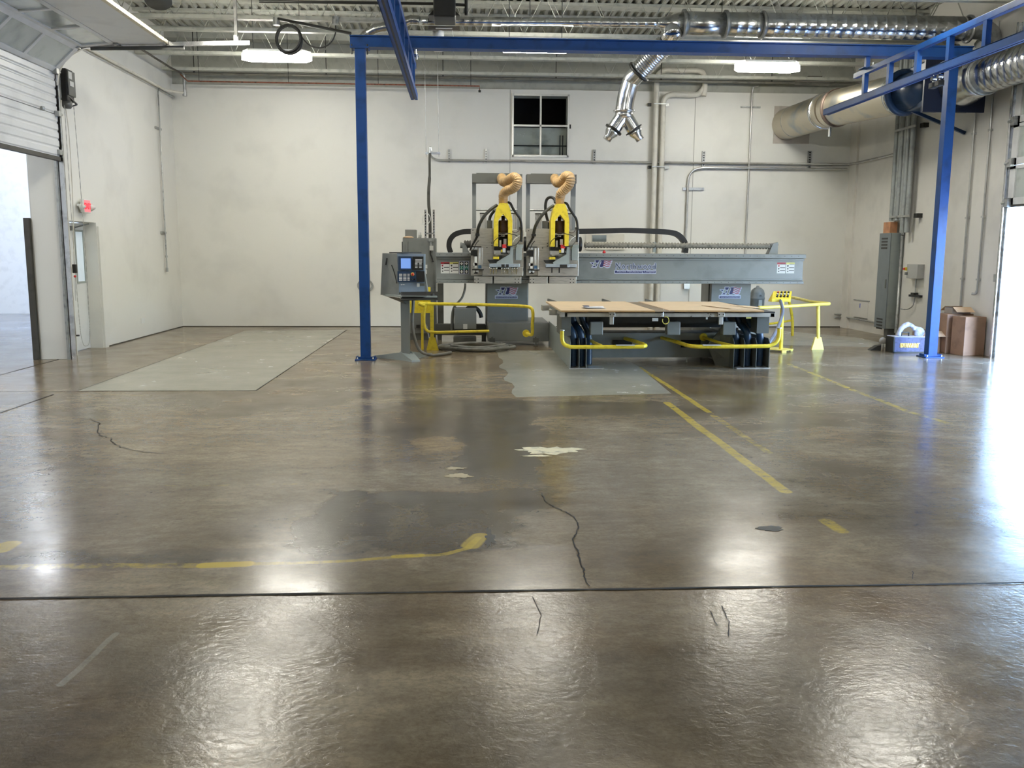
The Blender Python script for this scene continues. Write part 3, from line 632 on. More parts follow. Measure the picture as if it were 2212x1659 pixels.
    mb = MB(); bx(mb, 1067, 541, 1092, 549, 14.95, .2); bx(mb, 1070, 549, 1100, 552, 14.97, .2); bx(mb, 1095, 541, 1104, 548, 14.97, .15); mb.build('spindle_clamp', ALUL, head, bevel=.004)
    dx = (0, 4.5)[k]
    mb = MB(); bx(mb, 1085+dx, 528, 1094+dx, 536, 14.88, .07); mb.build('red_solenoid', REDB, head, bevel=.004)
    mb = MB(); bx(mb, 1086+dx, 535, 1092+dx, 545, 14.885, .05); bx(mb, 1082+dx, 539, 1086+dx, 545, 14.9, .05, 1); mb.build('solenoid_label', [LBLW, YEL], head)
    mb = MB(); bx(mb, 1092+dx, 536, 1094+dx, 546, 14.89, .07); bx(mb, 1082+dx, 545.5, 1098+dx, 548, 14.9, .1); mb.build('solenoid_base', BLKM, head)
    mb = MB(); bx(mb, 1065.5, 554.5, 1078, 560, 14.93, .2); mb.build('clamp_block', YEL, head)
    mb = MB(); bx(mb, 1078, 551.5, 1085, 558, 14.95, .15); pp(mb, [(1053, 561), (1079, 561), (1073, 568), (1058, 568)], 14.96, .12); mb.build('hose_shoe', BLK, head, bevel=.006)
    # gusset and tool plate
    mb = MB(); pp(mb, [(1073, 570), (1073, 566), (1101, 549), (1103, 533), (1108.5, 533), (1108.5, 570)], 14.90, .05); mb.build('gusset_bracket', GREYL, head)
    mb = MB(); bx(mb, 1057, 569.5, 1123, 577, 14.84, .22); mb.build('tool_plate', mat('pale_blue_grey_steel', (.38, .43, .47), .25, .3, var=.04), head, bevel=.003)
    mb = MB()
    if k == 0:
        for x in (1060, 1066, 1072, 1084, 1089, 1093, 1097, 1106, 1110.5, 1116): q = Q(x, 577, 14.9); r = random.uniform(.014, .024); mb.lathe([(r, 0), (r, -.03), (r*.6, -.035), (r*.6, -random.uniform(.05, .11)), (.005, -.12)], q, (0, 0, 1), 10)
        mb.build('drill_bits', CHROME, head)
        mb = MB(); bx(mb, 1083, 571, 1090, 577.5, 14.835, .02); bx(mb, 1093, 571, 1099, 577.5, 14.835, .02); bx(mb, 1075, 578, 1096, 582, 14.95, .05); mb.build('drill_block', BLKM, head)
    else:
        bx(mb, 1058, 577, 1122, 578.5, 14.86, .18); bx(mb, 1087, 571, 1103, 577.5, 14.835, .02)
        for x in (1071, 1087): bx(mb, x-1.2, 578, x+1.2, 589, 14.95, .03)
        mb.build('drill_block', BLKM, head)
    # side cylinder on the left with its feed and foot
    mb = MB(); bx(mb, 1032, 535, 1043, 582, 15.08, .1); bx(mb, 1036, 535, 1037, 582, 15.075, .02); mb.build('side_cylinder', ALUL, head, bevel=.004)
    mb = MB(); bx(mb, 1025, 554, 1030.5, 580, 15.08, .06); bx(mb, 1022, 568, 1031, 574, 15.08, .06); bx(mb, 1020, 534, 1031, 539, 15.08, .08); bx(mb, 1022, 584, 1026, 589, 15.08, .06); bx(mb, 1029, 584, 1034, 588, 15.08, .06); mb.build('piston_rod', WHT, head)
    mb = MB(); bx(mb, 1017, 541, 1031, 552, 15.1, .06); bx(mb, 1023, 552, 1031.5, 554, 15.1, .05); bx(mb, 1020, 581.5, 1045, 584, 15.06, .1); bx(mb, 1024, 587, 1032, 591, 15.1, .06); bx(mb, 1020, 532, 1040, 534, 15.06, .06); mb.build('valve_block', BLKM, head)
    mb = MB(); bx(mb, 1033, 573, 1040, 580, 15.07, .02); mb.build('blue_plate', mat('dusty_blue_plate', (.06, .14, .25), .5, var=0), head)
    # drive pulley and side box
    mb = MB(); q = Q(1133.5, 527, 15.42); mb.lathe([(.12, -.02), (.125, -.01), (.125, .03), (.11, .04), (.05, .045)], q, (1, 0, 0), 26); mb.build('drive_pulley', BLKM, head)
    mb = MB(); bx(mb, 1114, 533, 1127, 562, 14.98, .12); bx(mb, 1116, 528, 1130, 536, 15.05, .1); bx(mb, 1107, 536, 1114, 538.5, 15.0, .1); mb.build('side_box', GREYL, head, bevel=.004)
    # heavy black cables
    c1 = [(1074, 443, 15.0), (1066, 448, 14.98), (1057, 455, 14.95), (1046, 467, 14.94), (1038, 480, 14.96), (1033, 493, 15.0), (1031.5, 506, 15.06)]
    MB().tube(smooth_path([Q(*p) for p in c1], 5), .026, 12).build('power_cable', mat('dark_olive_cable', (.035, .036, .028), .45, var=.1), head)
    c2 = [(1098, 437, 15.0), (1103, 440, 14.96), (1108, 450, 14.94), (1116, 462, 14.95), (1123, 472, 15.0), (1126, 485, 15.04), (1126.5, 500, 15.06), (1126, 522, 15.08)]
    MB().tube(smooth_path([Q(*p) for p in c2], 5), .020, 12).build('power_cable', BLK, head)
    mb = MB(); bx(mb, 1027, 504, 1036, 510, 15.0, .12); bx(mb, 1122, 490, 1129, 495, 15.0, .12); mb.build('cable_gland', BLKM, head, bevel=.006)
    c3 = [(1031, 510, 15.06), (1027, 518, 15.08), (1020, 530, 15.1), (1015, 541, 15.14)]
    MB().tube(smooth_path([Q(*p) for p in c3], 5), [.022-.0007*i for i in range(16)], 10).build('power_cable', BLK, head)
    if k == 0: c4 = [(1058, 492, 15.26), (1057, 478, 15.26), (1060, 466, 15.26), (1068, 455, 15.24)]
    else: c4 = [(1064, 478, 15.26), (1060, 463, 15.26), (1058, 445, 15.26), (1061, 430, 15.26), (1069, 425, 15.24), (1077, 429, 15.2), (1079, 437, 15.16)]
    MB().tube(smooth_path([Q(*p) for p in c4], 5), .024, 12).build('riser_cable', BLK, head)
    for c5, mm in (([(1078, 505, 14.93), (1090, 503, 14.85), (1103, 505, 14.84), (1114, 508, 14.9), (1121, 512, 15.0)], BLK), ([(1068, 530, 14.9), (1067, 522, 14.84), (1075, 514, 14.83), (1088, 508, 14.84)], BLK), ([(1092, 529, 14.86), (1100, 532, 14.84), (1114, 529, 14.86), (1124, 518, 15.0)], BLK), ([(1108, 523, 14.95), (1112, 516, 14.93), (1122, 509, 14.98)], WHT), ([(1094, 495, 14.95), (1106, 500, 14.92), (1116, 502, 15.0), (1124, 494, 15.04)], BROWNM), ([(1023, 540, 15.06), (1028, 527, 15.04), (1034, 520, 15.06)], BLK)):
        MB().tube(smooth_path([Q(*p) for p in c5], 4), .006, 6).build('signal_wire', mm, head)
    if k == 1:
        mb = MB(); bx(mb, 1063.5, 479, 1071, 493.5, 15.2, .08); mb.build('relay_box', BLKM, head)
        mb = MB(); bx(mb, 1066, 476.5, 1071, 480, 15.19, .04); bx(mb, 1068.5, 482, 1071, 492, 15.19, .02, 1); mb.build('relay_cap', [REDB, LBLW], head)
router_head(0); router_head(1)
# little air lamp on the beam, cable drop under it
mb = MB(); q = P(1305, 542, Y=15.5); mb.lathe([(.01, 0), (.03, .02), (.02, .05), (.005, .06)], (q.x, 15.5, zt-.01), (0, 0, 1), 12); mb.build('oil_filler_cap', REDB, cnc)
MB().tube(smooth_path([P(x, y, Y=16.0) for x, y in [(1005, 612), (1004, 625), (998, 643), (987, 656), (979, 668), (977, 690)]], 5), .02, 10).build('drop_cable', CABG, cnc)

# ================================================================== ROUTER TABLE
tb = thing('router_table', 'low grey machine table with flexible blue hoses in its end bays', 'machine table', (2.8, 13.3, 0))
tx0, tx1 = 1.29, 4.29
MB().box(tx0+.06, tx1-.01, 12.1, 12.16, .735, .787).box(tx0+.06, tx1-.01, 14.16, 14.22, .735, .787).box(tx0+.06, tx0+.12, 12.1, 14.2, .735, .787).box(tx1-.07, tx1-.01, 12.1, 14.2, .735, .787).build('table_frame', ALUL, tb, bevel=.003)
MB().box(tx0+.08, tx1, 12.13, 14.2, .787, .806).build('vacuum_bed', BLK, tb)
MB().box(tx0+.02, tx0+.08, 12.06, 12.2, .735, .80).box(tx0-.04, tx0+.06, 12.9, 13.05, .70, .77).box(tx0-.09, tx0+.02, 13.6, 13.8, .72, .80).build('end_stop', ALUL, tb)
sb = MB()
for a, b in ((tx0+.0, 2.6), (2.83, tx1-.12)): sb.box(a+.03, b, 12.0 if a < 2 else 12.04, 14.2, .806, .828)
tabp = MB().box(2.58, 2.86, 12.0, 14.2, .8065, .822).build('centre_slot', mat('brown_slot_board', (.20, .15, .095), .5, var=.15), tb)
for k in range(5): MB().cyl((2.80, 12.2+k*.42, .822), (2.80, 12.2+k*.42, .826), .012, 8).build('slot_bolt', CHROME, tb)
# end stops at the back edge
for px in (1195, 1312, 1405): q = P(px, 650, Y=14.3); MB().prism([(q.x-.1, 14.22, .80), (q.x+.15, 14.22, .80), (q.x-.08, 14.22, .87), (q.x-.1, 14.22, .87)], (0, .03, 0)).build('back_stop', GREYD, tb)
# left side bay (seen from its outside)
def side(x, lead): return [(x, 15.45, .0), (x, 12.26, 0.0), (x, 12.26, .36), (x, 12.34, .42), (x, 13.5, .42), (x, 15.45, .42)]
for x in (1.475, 1.60, 1.70): MB().prism([(x+.0, y, z) for _, y, z in side(x, 0)] if x < 1.5 else [(x, 14.6, 0), (x, 12.27, 0), (x, 12.27, .36), (x, 12.34, .42), (x, 14.6, .42)], (.008, 0, 0)).build('bay_panel', GREYL if x < 1.5 else GREY, tb)
for x in (3.78, 3.93, 4.1, 4.285): MB().prism([(x, 14.6, 0), (x, 12.27, 0), (x, 12.27, .36), (x, 12.34, .42), (x, 14.6, .42)], (.008, 0, 0)).build('bay_panel', GREYD, tb)
MB().box(1.46, 1.95, 12.23, 12.5, .0, .012).box(3.82, 4.30, 12.23, 12.5, 0, .012).build('bay_floor_plate', ALUL, tb)
def vhose(x, y, x2, y2, mm=HOSEB):
    p = smooth_path([(x2, y2, .74), (x2+(x-x2)*.3, y2+.02, .62), (x+(x2-x)*.15, y, .5), (x, y, .38), (x, y, .2), (x, y, .02)], 10)
    MB().tube(p, [.046+(.004 if i % 2 else 0) for i in range(len(p))], 14).build('vacuum_hose', mm, tb)
vhose(1.54, 12.42, 1.38, 12.5); vhose(1.65, 12.42, 1.52, 12.52); vhose(1.78, 12.6, 1.66, 12.55)
for a in ((3.86, 12.45, 3.68), (4.02, 12.42, 3.88), (4.2, 12.42, 4.02)): vhose(a[0], a[1], a[2], 12.5, HOSEB)
MB().prism([(3.62, 12.6, 0), (3.86, 12.42, .0), (3.88, 12.42, .56), (3.66, 12.5, .56), (3.5, 12.6, .3)], (0, .02, 0)).build('bay_gusset', GREYD, tb)
# centre body with openings
MB().prism([(1.72, 12.95, .44), (1.80, 12.95, .075), (3.80, 12.95, .075), (3.98, 12.95, .44)], (0, .1, 0)).box(1.80, 3.80, 13.05, 13.9, .10, .40).build('centre_body', GREY, tb, bevel=.006)
for a, b in ((1323, 1365), (1471, 1513)):
    x0 = P(a, 747, Y=12.94).x; x1 = P(b, 747, Y=12.94).x; MB().box(x0, x1, 12.935, 12.952, .225, .335).build('body_opening', VOID, tb)
MB().box(1.75, 4.1, 12.5, 12.56, .62, .735).box(1.8, 4.05, 13.2, 14.3, .50, .735).build('bed_support', BLKM, tb)
MB().box(tx1-.22, tx1-.05, 12.2, 12.9, .50, .735).build('end_skirt', GREYD, tb)
MB().box(1.34, 1.47, 12.18, 12.8, .47, .735).build('end_skirt', GREYD, tb)
for a, b in ((1275, 1303), (1441, 1470), (1562, 1590)): mb = MB(); pbox(mb, a, 695, b, 724, 12.35, .14); mb.build('valve_cover', GREY, tb, bevel=.012)
for a in (1315, 1551): mb = MB(); pbox(mb, a, 674.5, a+14, 684, 12.07, .03); pbox(mb, a+2, 684, a+11, 701, 12.12, .05); mb.build('corner_bracket', ALUL, tb, bevel=.002)
for a in (1318, 1326, 1554, 1563): q = P(a, 679.5, Y=12.07); MB().cyl((q.x, 12.062, q.z), (q.x, 12.072, q.z), .008, 8).build('bracket_screw', BLKM, tb)
mb = MB(); pbox(mb, 1409, 687, 1422, 694, 12.14, .01); pbox(mb, 1525, 685, 1529, 690, 12.14, .01); mb.build('small_tag', LBLW, tb)
mb = MB(); pbox(mb, 1612, 683, 1623, 688, 12.12, .01); mb.build('yellow_tag', LBLY, tb)
q = P(1438, 692, Y=12.07); MB().tube([Vector((q.x+.045*math.sin(a*2*PI/16), 12.07, q.z+.05*math.cos(a*2*PI/16))) for a in range(-1, 14)], .006, 8).build('hose_loop', YELC, tb)
MB().cyl(P(1432, 684, Y=12.07), P(1433, 668, Y=12.07), .007, 8).build('air_fitting', CHROME, tb)
MB().cyl((1.84, 13.0, 0), (1.84, 13.0, .15), .012, 8).cyl((3.3, 13.0, 0), (3.3, 13.0, .15), .012, 8).cyl((1.84, 13.7, 0), (1.84, 13.7, .17), .012, 8).cyl((3.7, 13.7, 0), (3.7, 13.7, .17), .012, 8).build('levelling_screw', GALVD, tb)
# spoil boards lie on the table
for k, (a, b, ya) in enumerate(((1.31, 2.585, 11.97), (2.80, 4.10, 12.02))):
    o = MB().box(a, b, ya, 14.24, .8065, .829).build('spoil_board', MDF); o.data.materials.append(MDFE)
    for f in o.data.polygons:
        if abs(f.normal.y) > .9: f.material_index = 1
    tag(o, ('tan fibreboard sheet on the left half of the machine table' if k == 0 else 'tan fibreboard sheet on the right half of the machine table'), 'board', 'fibreboard sheets on the machine table')
def sheet(pts, z0, z1, name, m, label, cat):
    mb = MB(); mb.prism([(x, y, z) for (x, y), z in zip(pts, (z0, z1, z1, z0))], (0, 0, .004)); return tag(mb.build(name, m), label, cat)
sheet([(3.52, 13.1), (3.72, 12.25), (4.05, 12.3), (3.9, 13.0)], .836, .8335, 'board_offcut', MDF, 'thin tan offcut lying on the right fibreboard sheet', 'offcut')
sheet([(3.92, 13.0), (4.08, 12.35), (4.25, 12.5), (4.12, 12.95)], .8405, .8385, 'board_offcut', MDF, 'small curled tan offcut at the right end of the table', 'offcut')
PAP = mat('white_paper', (.72, .73, .78), .5, var=.02)
q = P(1282, 666, Z=.83)
for i in range(3):
    a = .25-.2*i; c, s_ = math.cos(a), math.sin(a); z = .8305+.006*i; hw, hd = .14, .11
    mb = MB(); mb.add([(q.x+sx*hw*c-sy*hd*s_, q.y+sx*hw*s_+sy*hd*c, z+(.01 if sx*sy > 0 else 0)+dz) for dz in (0, .003) for sx, sy in ((-1, -1), (1, -1), (1, 1), (-1, 1))], [(3, 2, 1, 0), (4, 5, 6, 7), (0, 1, 5, 4), (1, 2, 6, 5), (2, 3, 7, 6), (3, 0, 4, 7)]); tag(mb.build('paper_sheet', PAP), 'white paper sheet in the loose pile on the left fibreboard sheet', 'paper', 'loose papers on the machine table')

mb = MB(); q = P(1264, 665, Z=.835); tag(mb.box(q.x-.03, q.x+.05, q.y-.06, q.y+.06, .8575, .866).build('pen_case', NAVY), 'small navy case beside the white papers on the table', 'case')

# ================================================================== CONTROL CABINET + OPERATOR CONSOLE
cab = thing('control_cabinet', 'tall grey electrical cabinet behind the operator console', 'cabinet', (-.8, 16.65, 0))
Yk = 16.4; xa, xb = P(871, 600, Y=Yk).x, P(942, 600, Y=Yk).x; zc1 = P(905, 514, Y=Yk).z
MB().box(xa, xb, Yk, Yk+.55, .12, zc1).build('cabinet_body', GREY, cab, bevel=.006)
MB().box(xa+.1, xb-.04, Yk-.02, Yk, .22, zc1-.06).build('cabinet_door', GREY, cab, bevel=.004)
MB().box(xa+.02, xb-.02, Yk+.03, Yk+.5, 0, .12).build('plinth', GREYD, cab)
q = P(887, 710, Y=Yk-.02); mb = MB(); pbox(mb, 899, 702, 907, 708, Yk-.05, .03); mb.build('cable_gland', BLKM, cab)
mb = MB(); pbox(mb, 868, 522, 871, 560, Yk+.05, .2); mb.build('hinge_cover', GREYD, cab)
mb = MB(); pbox(mb, 928, 531, 936, 541, Yk-.06, .05); mb.build('outlet_box', LBLW, cab)
q = [(930, 541), (930, 549), (933, 557), (935, 566)]; MB().tube(smooth_path([P(x, y, Y=Yk-.05) for x, y in q], 5), [.012]*14+[.022, .022], 10).build('hanging_plug', BLK, cab)
mb = MB(); pbox(mb, 929, 520, 933, 531, Yk-.05, .05); pbox(mb, 926, 517, 937, 522, Yk-.05, .05); mb.build('conduit_fitting', GALVD, cab)
mb = MB(); pbox(mb, 918, 572, 923, 580, Yk-.05, .04); pbox(mb, 918, 582, 922, 592, Yk-.07, .06); mb.build('switch_block', WHT, cab)
mb = MB(); pbox(mb, 875, 496, 899, 514, Yk+.12, .3); tag(mb.build('transformer_box', GREY, bevel=.004), 'small grey box standing on top of the tall cabinet', 'box')
mb = MB(); q = P(882, 513, Y=Yk+.05); mb.lathe([(.09, 0), (.10, .012), (.06, .028), (.01, .032)], (q.x, Yk+.07, zc1), (0, 0, 1), 12); tag(mb.build('cloth_rag', CARDI), 'small tan rag lying on top of the tall cabinet', 'rag')
for px in (905, 909): q = P(px, 510, Y=Yk+.1); tag(MB().lathe([(.012, 0), (.014, .05), (.008, .06), (.006, .1)], (q.x, Yk+.1, zc1), (0, 0, 1), 8).build('spray_bottle', GALVD), 'small grey bottle on the tall cabinet, '+('left' if px < 907 else 'right')+' of the pair', 'bottle', 'pair of small bottles on the cabinet')
# strut tower on the cabinet carrying the supply cable
st = thing('strut_support', 'slotted steel strut frame on the cabinet holding the supply cable', 'bracket', (P(927, 512, Y=Yk+.2).x, Yk+.2, zc1))
for px in (919, 937):
    o = MB(); a = P(px, 453, Y=Yk+.2); o.box(a.x-.017, a.x+.017, Yk+.18, Yk+.20, zc1, a.z).box(a.x-.017, a.x-.011, Yk+.2, Yk+.23, zc1, a.z).box(a.x+.011, a.x+.017, Yk+.2, Yk+.23, zc1, a.z)
    s_ = o.build('strut', GALVB, st); o = MB(); z = zc1+.04
    while z < a.z-.03: o.box(a.x-.007, a.x+.007, Yk+.178, Yk+.1805, z, z+.028); z += .05
    o.build('strut_slots', BLKM, s_)
mb = MB(); pbox(mb, 920, 503, 936, 506, Yk+.16, .02); mb.build('cross_strut', GALVB, st)
MB().tube(smooth_path([P(x, y, Y=Yk+.15) for x, y in [(919, 461), (914, 466), (912, 476), (916, 486), (924, 484), (930, 474), (926, 463), (919, 461), (915, 470), (918, 482), (911, 484)]], 5), .006, 6).build('cable_loop', WHT, st)
tag(MB().tube(smooth_path([P(x, y, Y=Yk+.22) for x, y in [(929, 516), (929, 490), (928, 465), (926, 440), (926, 410), (928, 380), (928, 345), (929, 330)]], 6), [.028]*30+[.022]*13, 12).build('supply_cable', mat('dark_flex_conduit', (.07, .07, .06), .45, .3, var=.1)), 'dark flexible supply conduit rising from the cabinet to the hung trapeze', 'conduit')
tr = thing('pipe_trapeze', 'small steel trapeze hung on two thin rods, above the cabinet', 'bracket', P(935, 331, Y=16.7))
a, b = P(919, 331, Y=16.7), P(951, 331, Y=16.7); MB().box(a.x, b.x, 16.68, 16.74, a.z-.02, a.z+.02).build('trapeze_bar', GALVB, tr)
for px in (920.5, 948): q = P(px, 331, Y=16.7); MB().cyl((q.x, 16.71, q.z-.06), (q.x-.02, 16.71, ZD), .005, 6).build('hanger_rod', GALVD, tr)
MB().tube(smooth_path([P(928, 345, Y=16.66), P(928, 328, Y=16.66), P(930, 318, Y=16.66), P(932, 326, Y=16.66)], 5), .022, 10).build('conduit_elbow', GALVB, tr)

con = thing('operator_console', 'grey pedestal console with lit screen, keypad and keyboard shelf', 'machine console', (-.86, 13.5, 0))
Yo = 13.3
# left cheek is broad and turned; front fascia tilted
def pz(x, y, Y): return P(x, y, Y=Y)
ch = MB(); n0 = [pz(826, 547, 13.72), pz(858, 548, 13.35), pz(862, 637, 13.25), pz(822, 637, 13.62)]
ch.add(n0+[p+Vector((.03, .35, 0)) for p in n0], [(0, 3, 2, 1), (4, 5, 6, 7), (0, 1, 5, 4), (1, 2, 6, 5), (2, 3, 7, 6), (3, 0, 4, 7)]); ch.build('side_cheek', GREY, con)
fz = [pz(857.5, 547, 13.35), pz(917, 549, 13.35), pz(917, 631, 13.28), pz(860, 632, 13.28)]
MB().add(fz+[p+Vector((0, .38, 0)) for p in fz], [(0, 3, 2, 1), (4, 5, 6, 7), (0, 1, 5, 4), (1, 2, 6, 5), (2, 3, 7, 6), (3, 0, 4, 7)]).build('console_box', GREYC, con)
ck = [pz(917, 549, 13.36), pz(918, 549, 13.7), pz(925, 634, 13.6), pz(917, 631, 13.29)]
ck = [pz(917.2, 590, 13.30), pz(924, 634, 13.30), pz(917, 634, 13.30)]; MB().prism(ck, (0, .35, 0)).build('side_cheek', GREY, con)
def cbx(x0, y0, x1, y1, dep, name, m, m2=None, bev=0.):
    mb = MB(); pbox(mb, x0, y0, x1, y1, 13.27-dep, dep+.05); return mb.build(name, m, con, bevel=bev)
cbx(860.5, 553.5, 889, 583.5, .03, 'screen_bezel', SCRB, bev=.004); cbx(866, 558, 887, 580, .035, 'screen', SCRN)
cbx(891, 554, 914.5, 583.5, .03, 'keypad', BLKM, bev=.004)
mb = MB()
for r in range(3): pbox(mb, 897, 560+r*2.7, 912, 561.6+r*2.7, 13.237, .01)
for r in range(4):
    for c_ in range(2): pbox(mb, 896.5+c_*9, 568+r*3, 902+c_*9, 569.6+r*3, 13.237, .01)
mb.build('keypad_keys', LBLW, con)
cbx(858.5, 586, 899, 609.5, .02, 'button_panel', SCRB, bev=.003)
mb = MB()
for r in range(5):
    for c_ in range(3): pbox(mb, 862+c_*9, 591.5+r*3.2, 869+c_*9 if c_ < 2 else 885, 593.4+r*3.2, 13.246, .01)
mb.build('button_keys', WHT, con)
q = P(891, 592.5, Y=13.24); mb = MB(); mb.lathe([(.026, .02), (.026, 0), (.0, -.001)], q, (0, 1, 0), 18); mb.build('stop_ring', YEL, con); MB().lathe([(.017, .02), (.02, -.02), (.016, -.035)], (q.x+.005, q.y, q.z), (0, 1, 0), 16).build('emergency_stop', REDB, con)
for px in (889, 896): q = P(px, 603.5, Y=13.24); MB().lathe([(.013, .02), (.013, -.015)], q, (0, 1, 0), 12).build('selector_knob', BLKM, con)
cbx(899.5, 586, 917, 609, .025, 'drive_door', BLK, bev=.003)
cbx(900.5, 612, 906, 619.5, .015, 'hand_label', LBLW); cbx(907, 612, 917, 617.5, .015, 'warning_label', GREYD)
mb = MB(); pbox(mb, 866, 614, 869, 616, 13.25, .01); pbox(mb, 870, 614, 874, 615.5, 13.25, .01); mb.build('faded_mark', LBLW, con)
kb = [pz(850, 642, 13.2), pz(885, 637, 13.5), pz(945, 636, 13.45), pz(946, 643, 13.05), pz(884, 646.5, 12.95)]
# shelf at a constant height
zs = .975
kp = [(-1.22, 13.62), (-.92, 13.02), (-.38, 13.0), (-.42, 13.5), (-.9, 13.62)]
MB().prism([(x, y, zs-.03) for x, y in kp], (0, 0, .025)).build('shelf', GREYL, con)
MB().prism([(-1.2, 13.6, zs-.035), (-.95, 13.08, zs-.035), (-.86, 13.12, zs-.13), (-.86, 13.5, zs-.13)], (.02, .0, -.002)).build('shelf_gusset', GREYD, con)
TR = Matrix.Rotation(.42, 3, 'X') @ Matrix.Rotation(.03, 3, 'Z'); tc = Vector((-.64, 13.08, zs-.012))
sh = MB(); sh.obox(tc, (.54, .26, .014), TR); sh.build('keyboard_tray', BLKM, con, bevel=.004)
tag(MB().obox(tc+TR @ Vector((-.07, 0, .017)), (.36, .15, .018), TR).build('keyboard', BLK, bevel=.004), 'black keyboard on the shelf of the operator console', 'keyboard')
tag(MB().lathe([(.001, .034), (.02, .032), (.032, .018), (.034, 0)], tc+TR @ Vector((.19, .0, .008)), TR @ Vector((0, 0, 1)), 16).build('computer_mouse', BLK), 'black computer mouse at the right end of the console shelf', 'mouse')
tag(MB().prism([(-1.10, 13.5, 1.576), (-.90, 13.3, 1.576), (-.62, 13.45, 1.576), (-.78, 13.66, 1.576)], (0, 0, .016)).build('clipboard', BLK), 'thin black binder lying on top of the operator console', 'binder')
mb = MB(); mb.box(-.93, -.80, 13.30, 13.44, .05, zs-.03); mb.build('pedestal', GREY, con, bevel=.004)
ft = MB(); ce = (-.86, 13.37)
for (x, y) in ((-1.36, 13.72), (-.70, 13.10), (-.56, 14.1)):
    d = Vector((x-ce[0], y-ce[1], 0)); n_ = Vector((-d.y, d.x, 0)).normalized(); a = Vector((*ce, 0)); b = a+d
    for A in (0,):
        v = [a+n_*.12, a-n_*.12, b-n_*.07, b+n_*.07]; ft.add([*v, a+n_*.10+Vector((0, 0, .12)), a-n_*.10+Vector((0, 0, .12)), b-n_*.065+Vector((0, 0, .02)), b+n_*.065+Vector((0, 0, .02))], [(0, 1, 2, 3), (4, 7, 6, 5), (0, 4, 5, 1), (1, 5, 6, 2), (2, 6, 7, 3), (3, 7, 4, 0)])
ft.build('foot', GREYL, con)
MB().tube(smooth_path([pz(828+8, 558, 13.6)+Vector((0, -.05, 0)), pz(835, 566, 13.58)+Vector((0, -.05, 0)), pz(834, 572, 13.58)+Vector((0, -.04, 0))], 4), .012, 8).build('side_handle', BLKM, con)
MB().tube(smooth_path([pz(846, 573, 13.42), pz(852, 590, 13.36), pz(857, 612, 13.27)], 4), .007, 6).build('side_cable', BLKM, con)
tag(MB().tube(smooth_path([(-.74, 13.42, .93), (-.76, 13.36, .6), (-.74, 13.4, .35), (-.66, 13.5, .12), (-.5, 13.7, .03), (-.35, 13.85, .024), (-.2, 14.1, .024)], 8), .022, 10).build('console_cable', CABG), 'thick grey cable curving from the operator console down to the floor', 'cable')

# coiled cable on the floor
pts = []
for i in range(150):
    t = i/149*2*PI*3.6; k = 1-.16*math.sin(t*.41)-.16*(i/149)
    pts.append((.22+.60*k*math.cos(t+PI)*(1+.03*math.sin(2.3*t)), 14.78+.46*k*math.sin(t+PI), .025+.014*(i/149)*3.6+.008*math.sin(3*t)))
tag(MB().tube([(-.55, 15.6, .03), (-.55, 15.3, .03), (-.5, 14.95, .028)]+pts, .024, 10).build('coiled_cable', CABG), 'thick grey cable lying in loops on the floor in front of the machine', 'cable')
tag(MB().tube(smooth_path([(-.75, 16.35, .35), (-.66, 16.1, .25), (-.6, 15.9, .06), (-.55, 15.6, .03)], 6), .018, 8).build('cabinet_cable', CABG), 'thin grey cable dropping from the tall cabinet to the floor', 'cable')
tx = thing('power_transformer', 'squat grey transformer box behind the left yellow rail', 'transformer', (0, 15.95, 0))
mb = MB(); pbox(mb, 981, 666, 1029, 711, 15.6, .45); mb.build('housing', GREY, tx, bevel=.008)
MB().box(-.18, .22, 15.62, 16.0, 0, .12).build('stand', GREYD, tx)
mb = MB(); pbox(mb, 1000.5, 700, 1009.5, 711, 15.595, .005); mb.build('rating_label', LBLW, tx)
MB().tube(smooth_path([P(x, y, Y=15.8) for x, y in [(1008, 667), (1018, 663), (1030, 667), (1037, 676), (1040, 686)]], 6), .035, 12).build('black_hose', BLK, tx)
MB().tube(smooth_path([P(x, y, Y=15.8) for x, y in [(977, 720), (977, 690), (979, 672), (984, 662)]], 5), .028, 12).build('side_conduit', GREYD, tx)

# ================================================================== YELLOW RAILS
def rail(name, label, loc, group='yellow safety rails'):
    return thing(name, label, 'safety rail', loc, group)
r1 = rail('safety_rail', 'yellow tube rail on a flared foot, left of the machine table', (-.52, 14.6, 0))
z = .765
MB().tube(smooth_path([(-.62, 14.45, .74), (-.70, 14.47, z), (-.62, 14.6, z), (0, 14.55, z-.005), (.6, 14.4, z-.01), (.92, 14.25, z-.015), (1.06, 14.2, .73), (1.10, 14.18, .65), (1.095, 14.2, .45), (1.09, 14.2, .30), (1.03, 14.5, .29)], 6), .026, 12).build('top_tube', YEL, r1)
MB().tube(smooth_path([(-.62, 14.60, .74), (-.64, 14.60, .60), (-.64, 14.6, .42), (-.60, 14.6, .33), (-.52, 14.61, .305), (-.35, 14.62, .30), (.42, 14.9, .295)], 6), .023, 12).build('lower_tube', YEL, r1)
MB().box(-.545, -.485, 14.61, 14.66, .2, .75).prism([(-.61, 14.63, 0), (-.41, 14.63, 0), (-.465, 14.63, .21), (-.565, 14.63, .21)], (0, .05, 0)).build('flared_foot', YEL, r1, bevel=.004)
MB().cyl((1.02, 14.5, .29), (1.02, 14.56, .29), .06, 14).build('mounting_flange', YEL, r1)
q = thing('operator_gate_panel', 'yellow sheet panel behind the operator console pedestal', 'panel', (-.7, 14.75, 0))
mb = MB(); pbox(mb, 881, 648, 889, 676, 14.72, .02); pbox(mb, 893, 646, 930, 676, 14.72, .02); pbox(mb, 923, 620, 930, 648, 14.72, .03); mb.build('panel_sheet', YEL, q); MB().box(-.70, -.66, 14.74, 14.78, 0, .6).build('panel_leg', YEL, q)
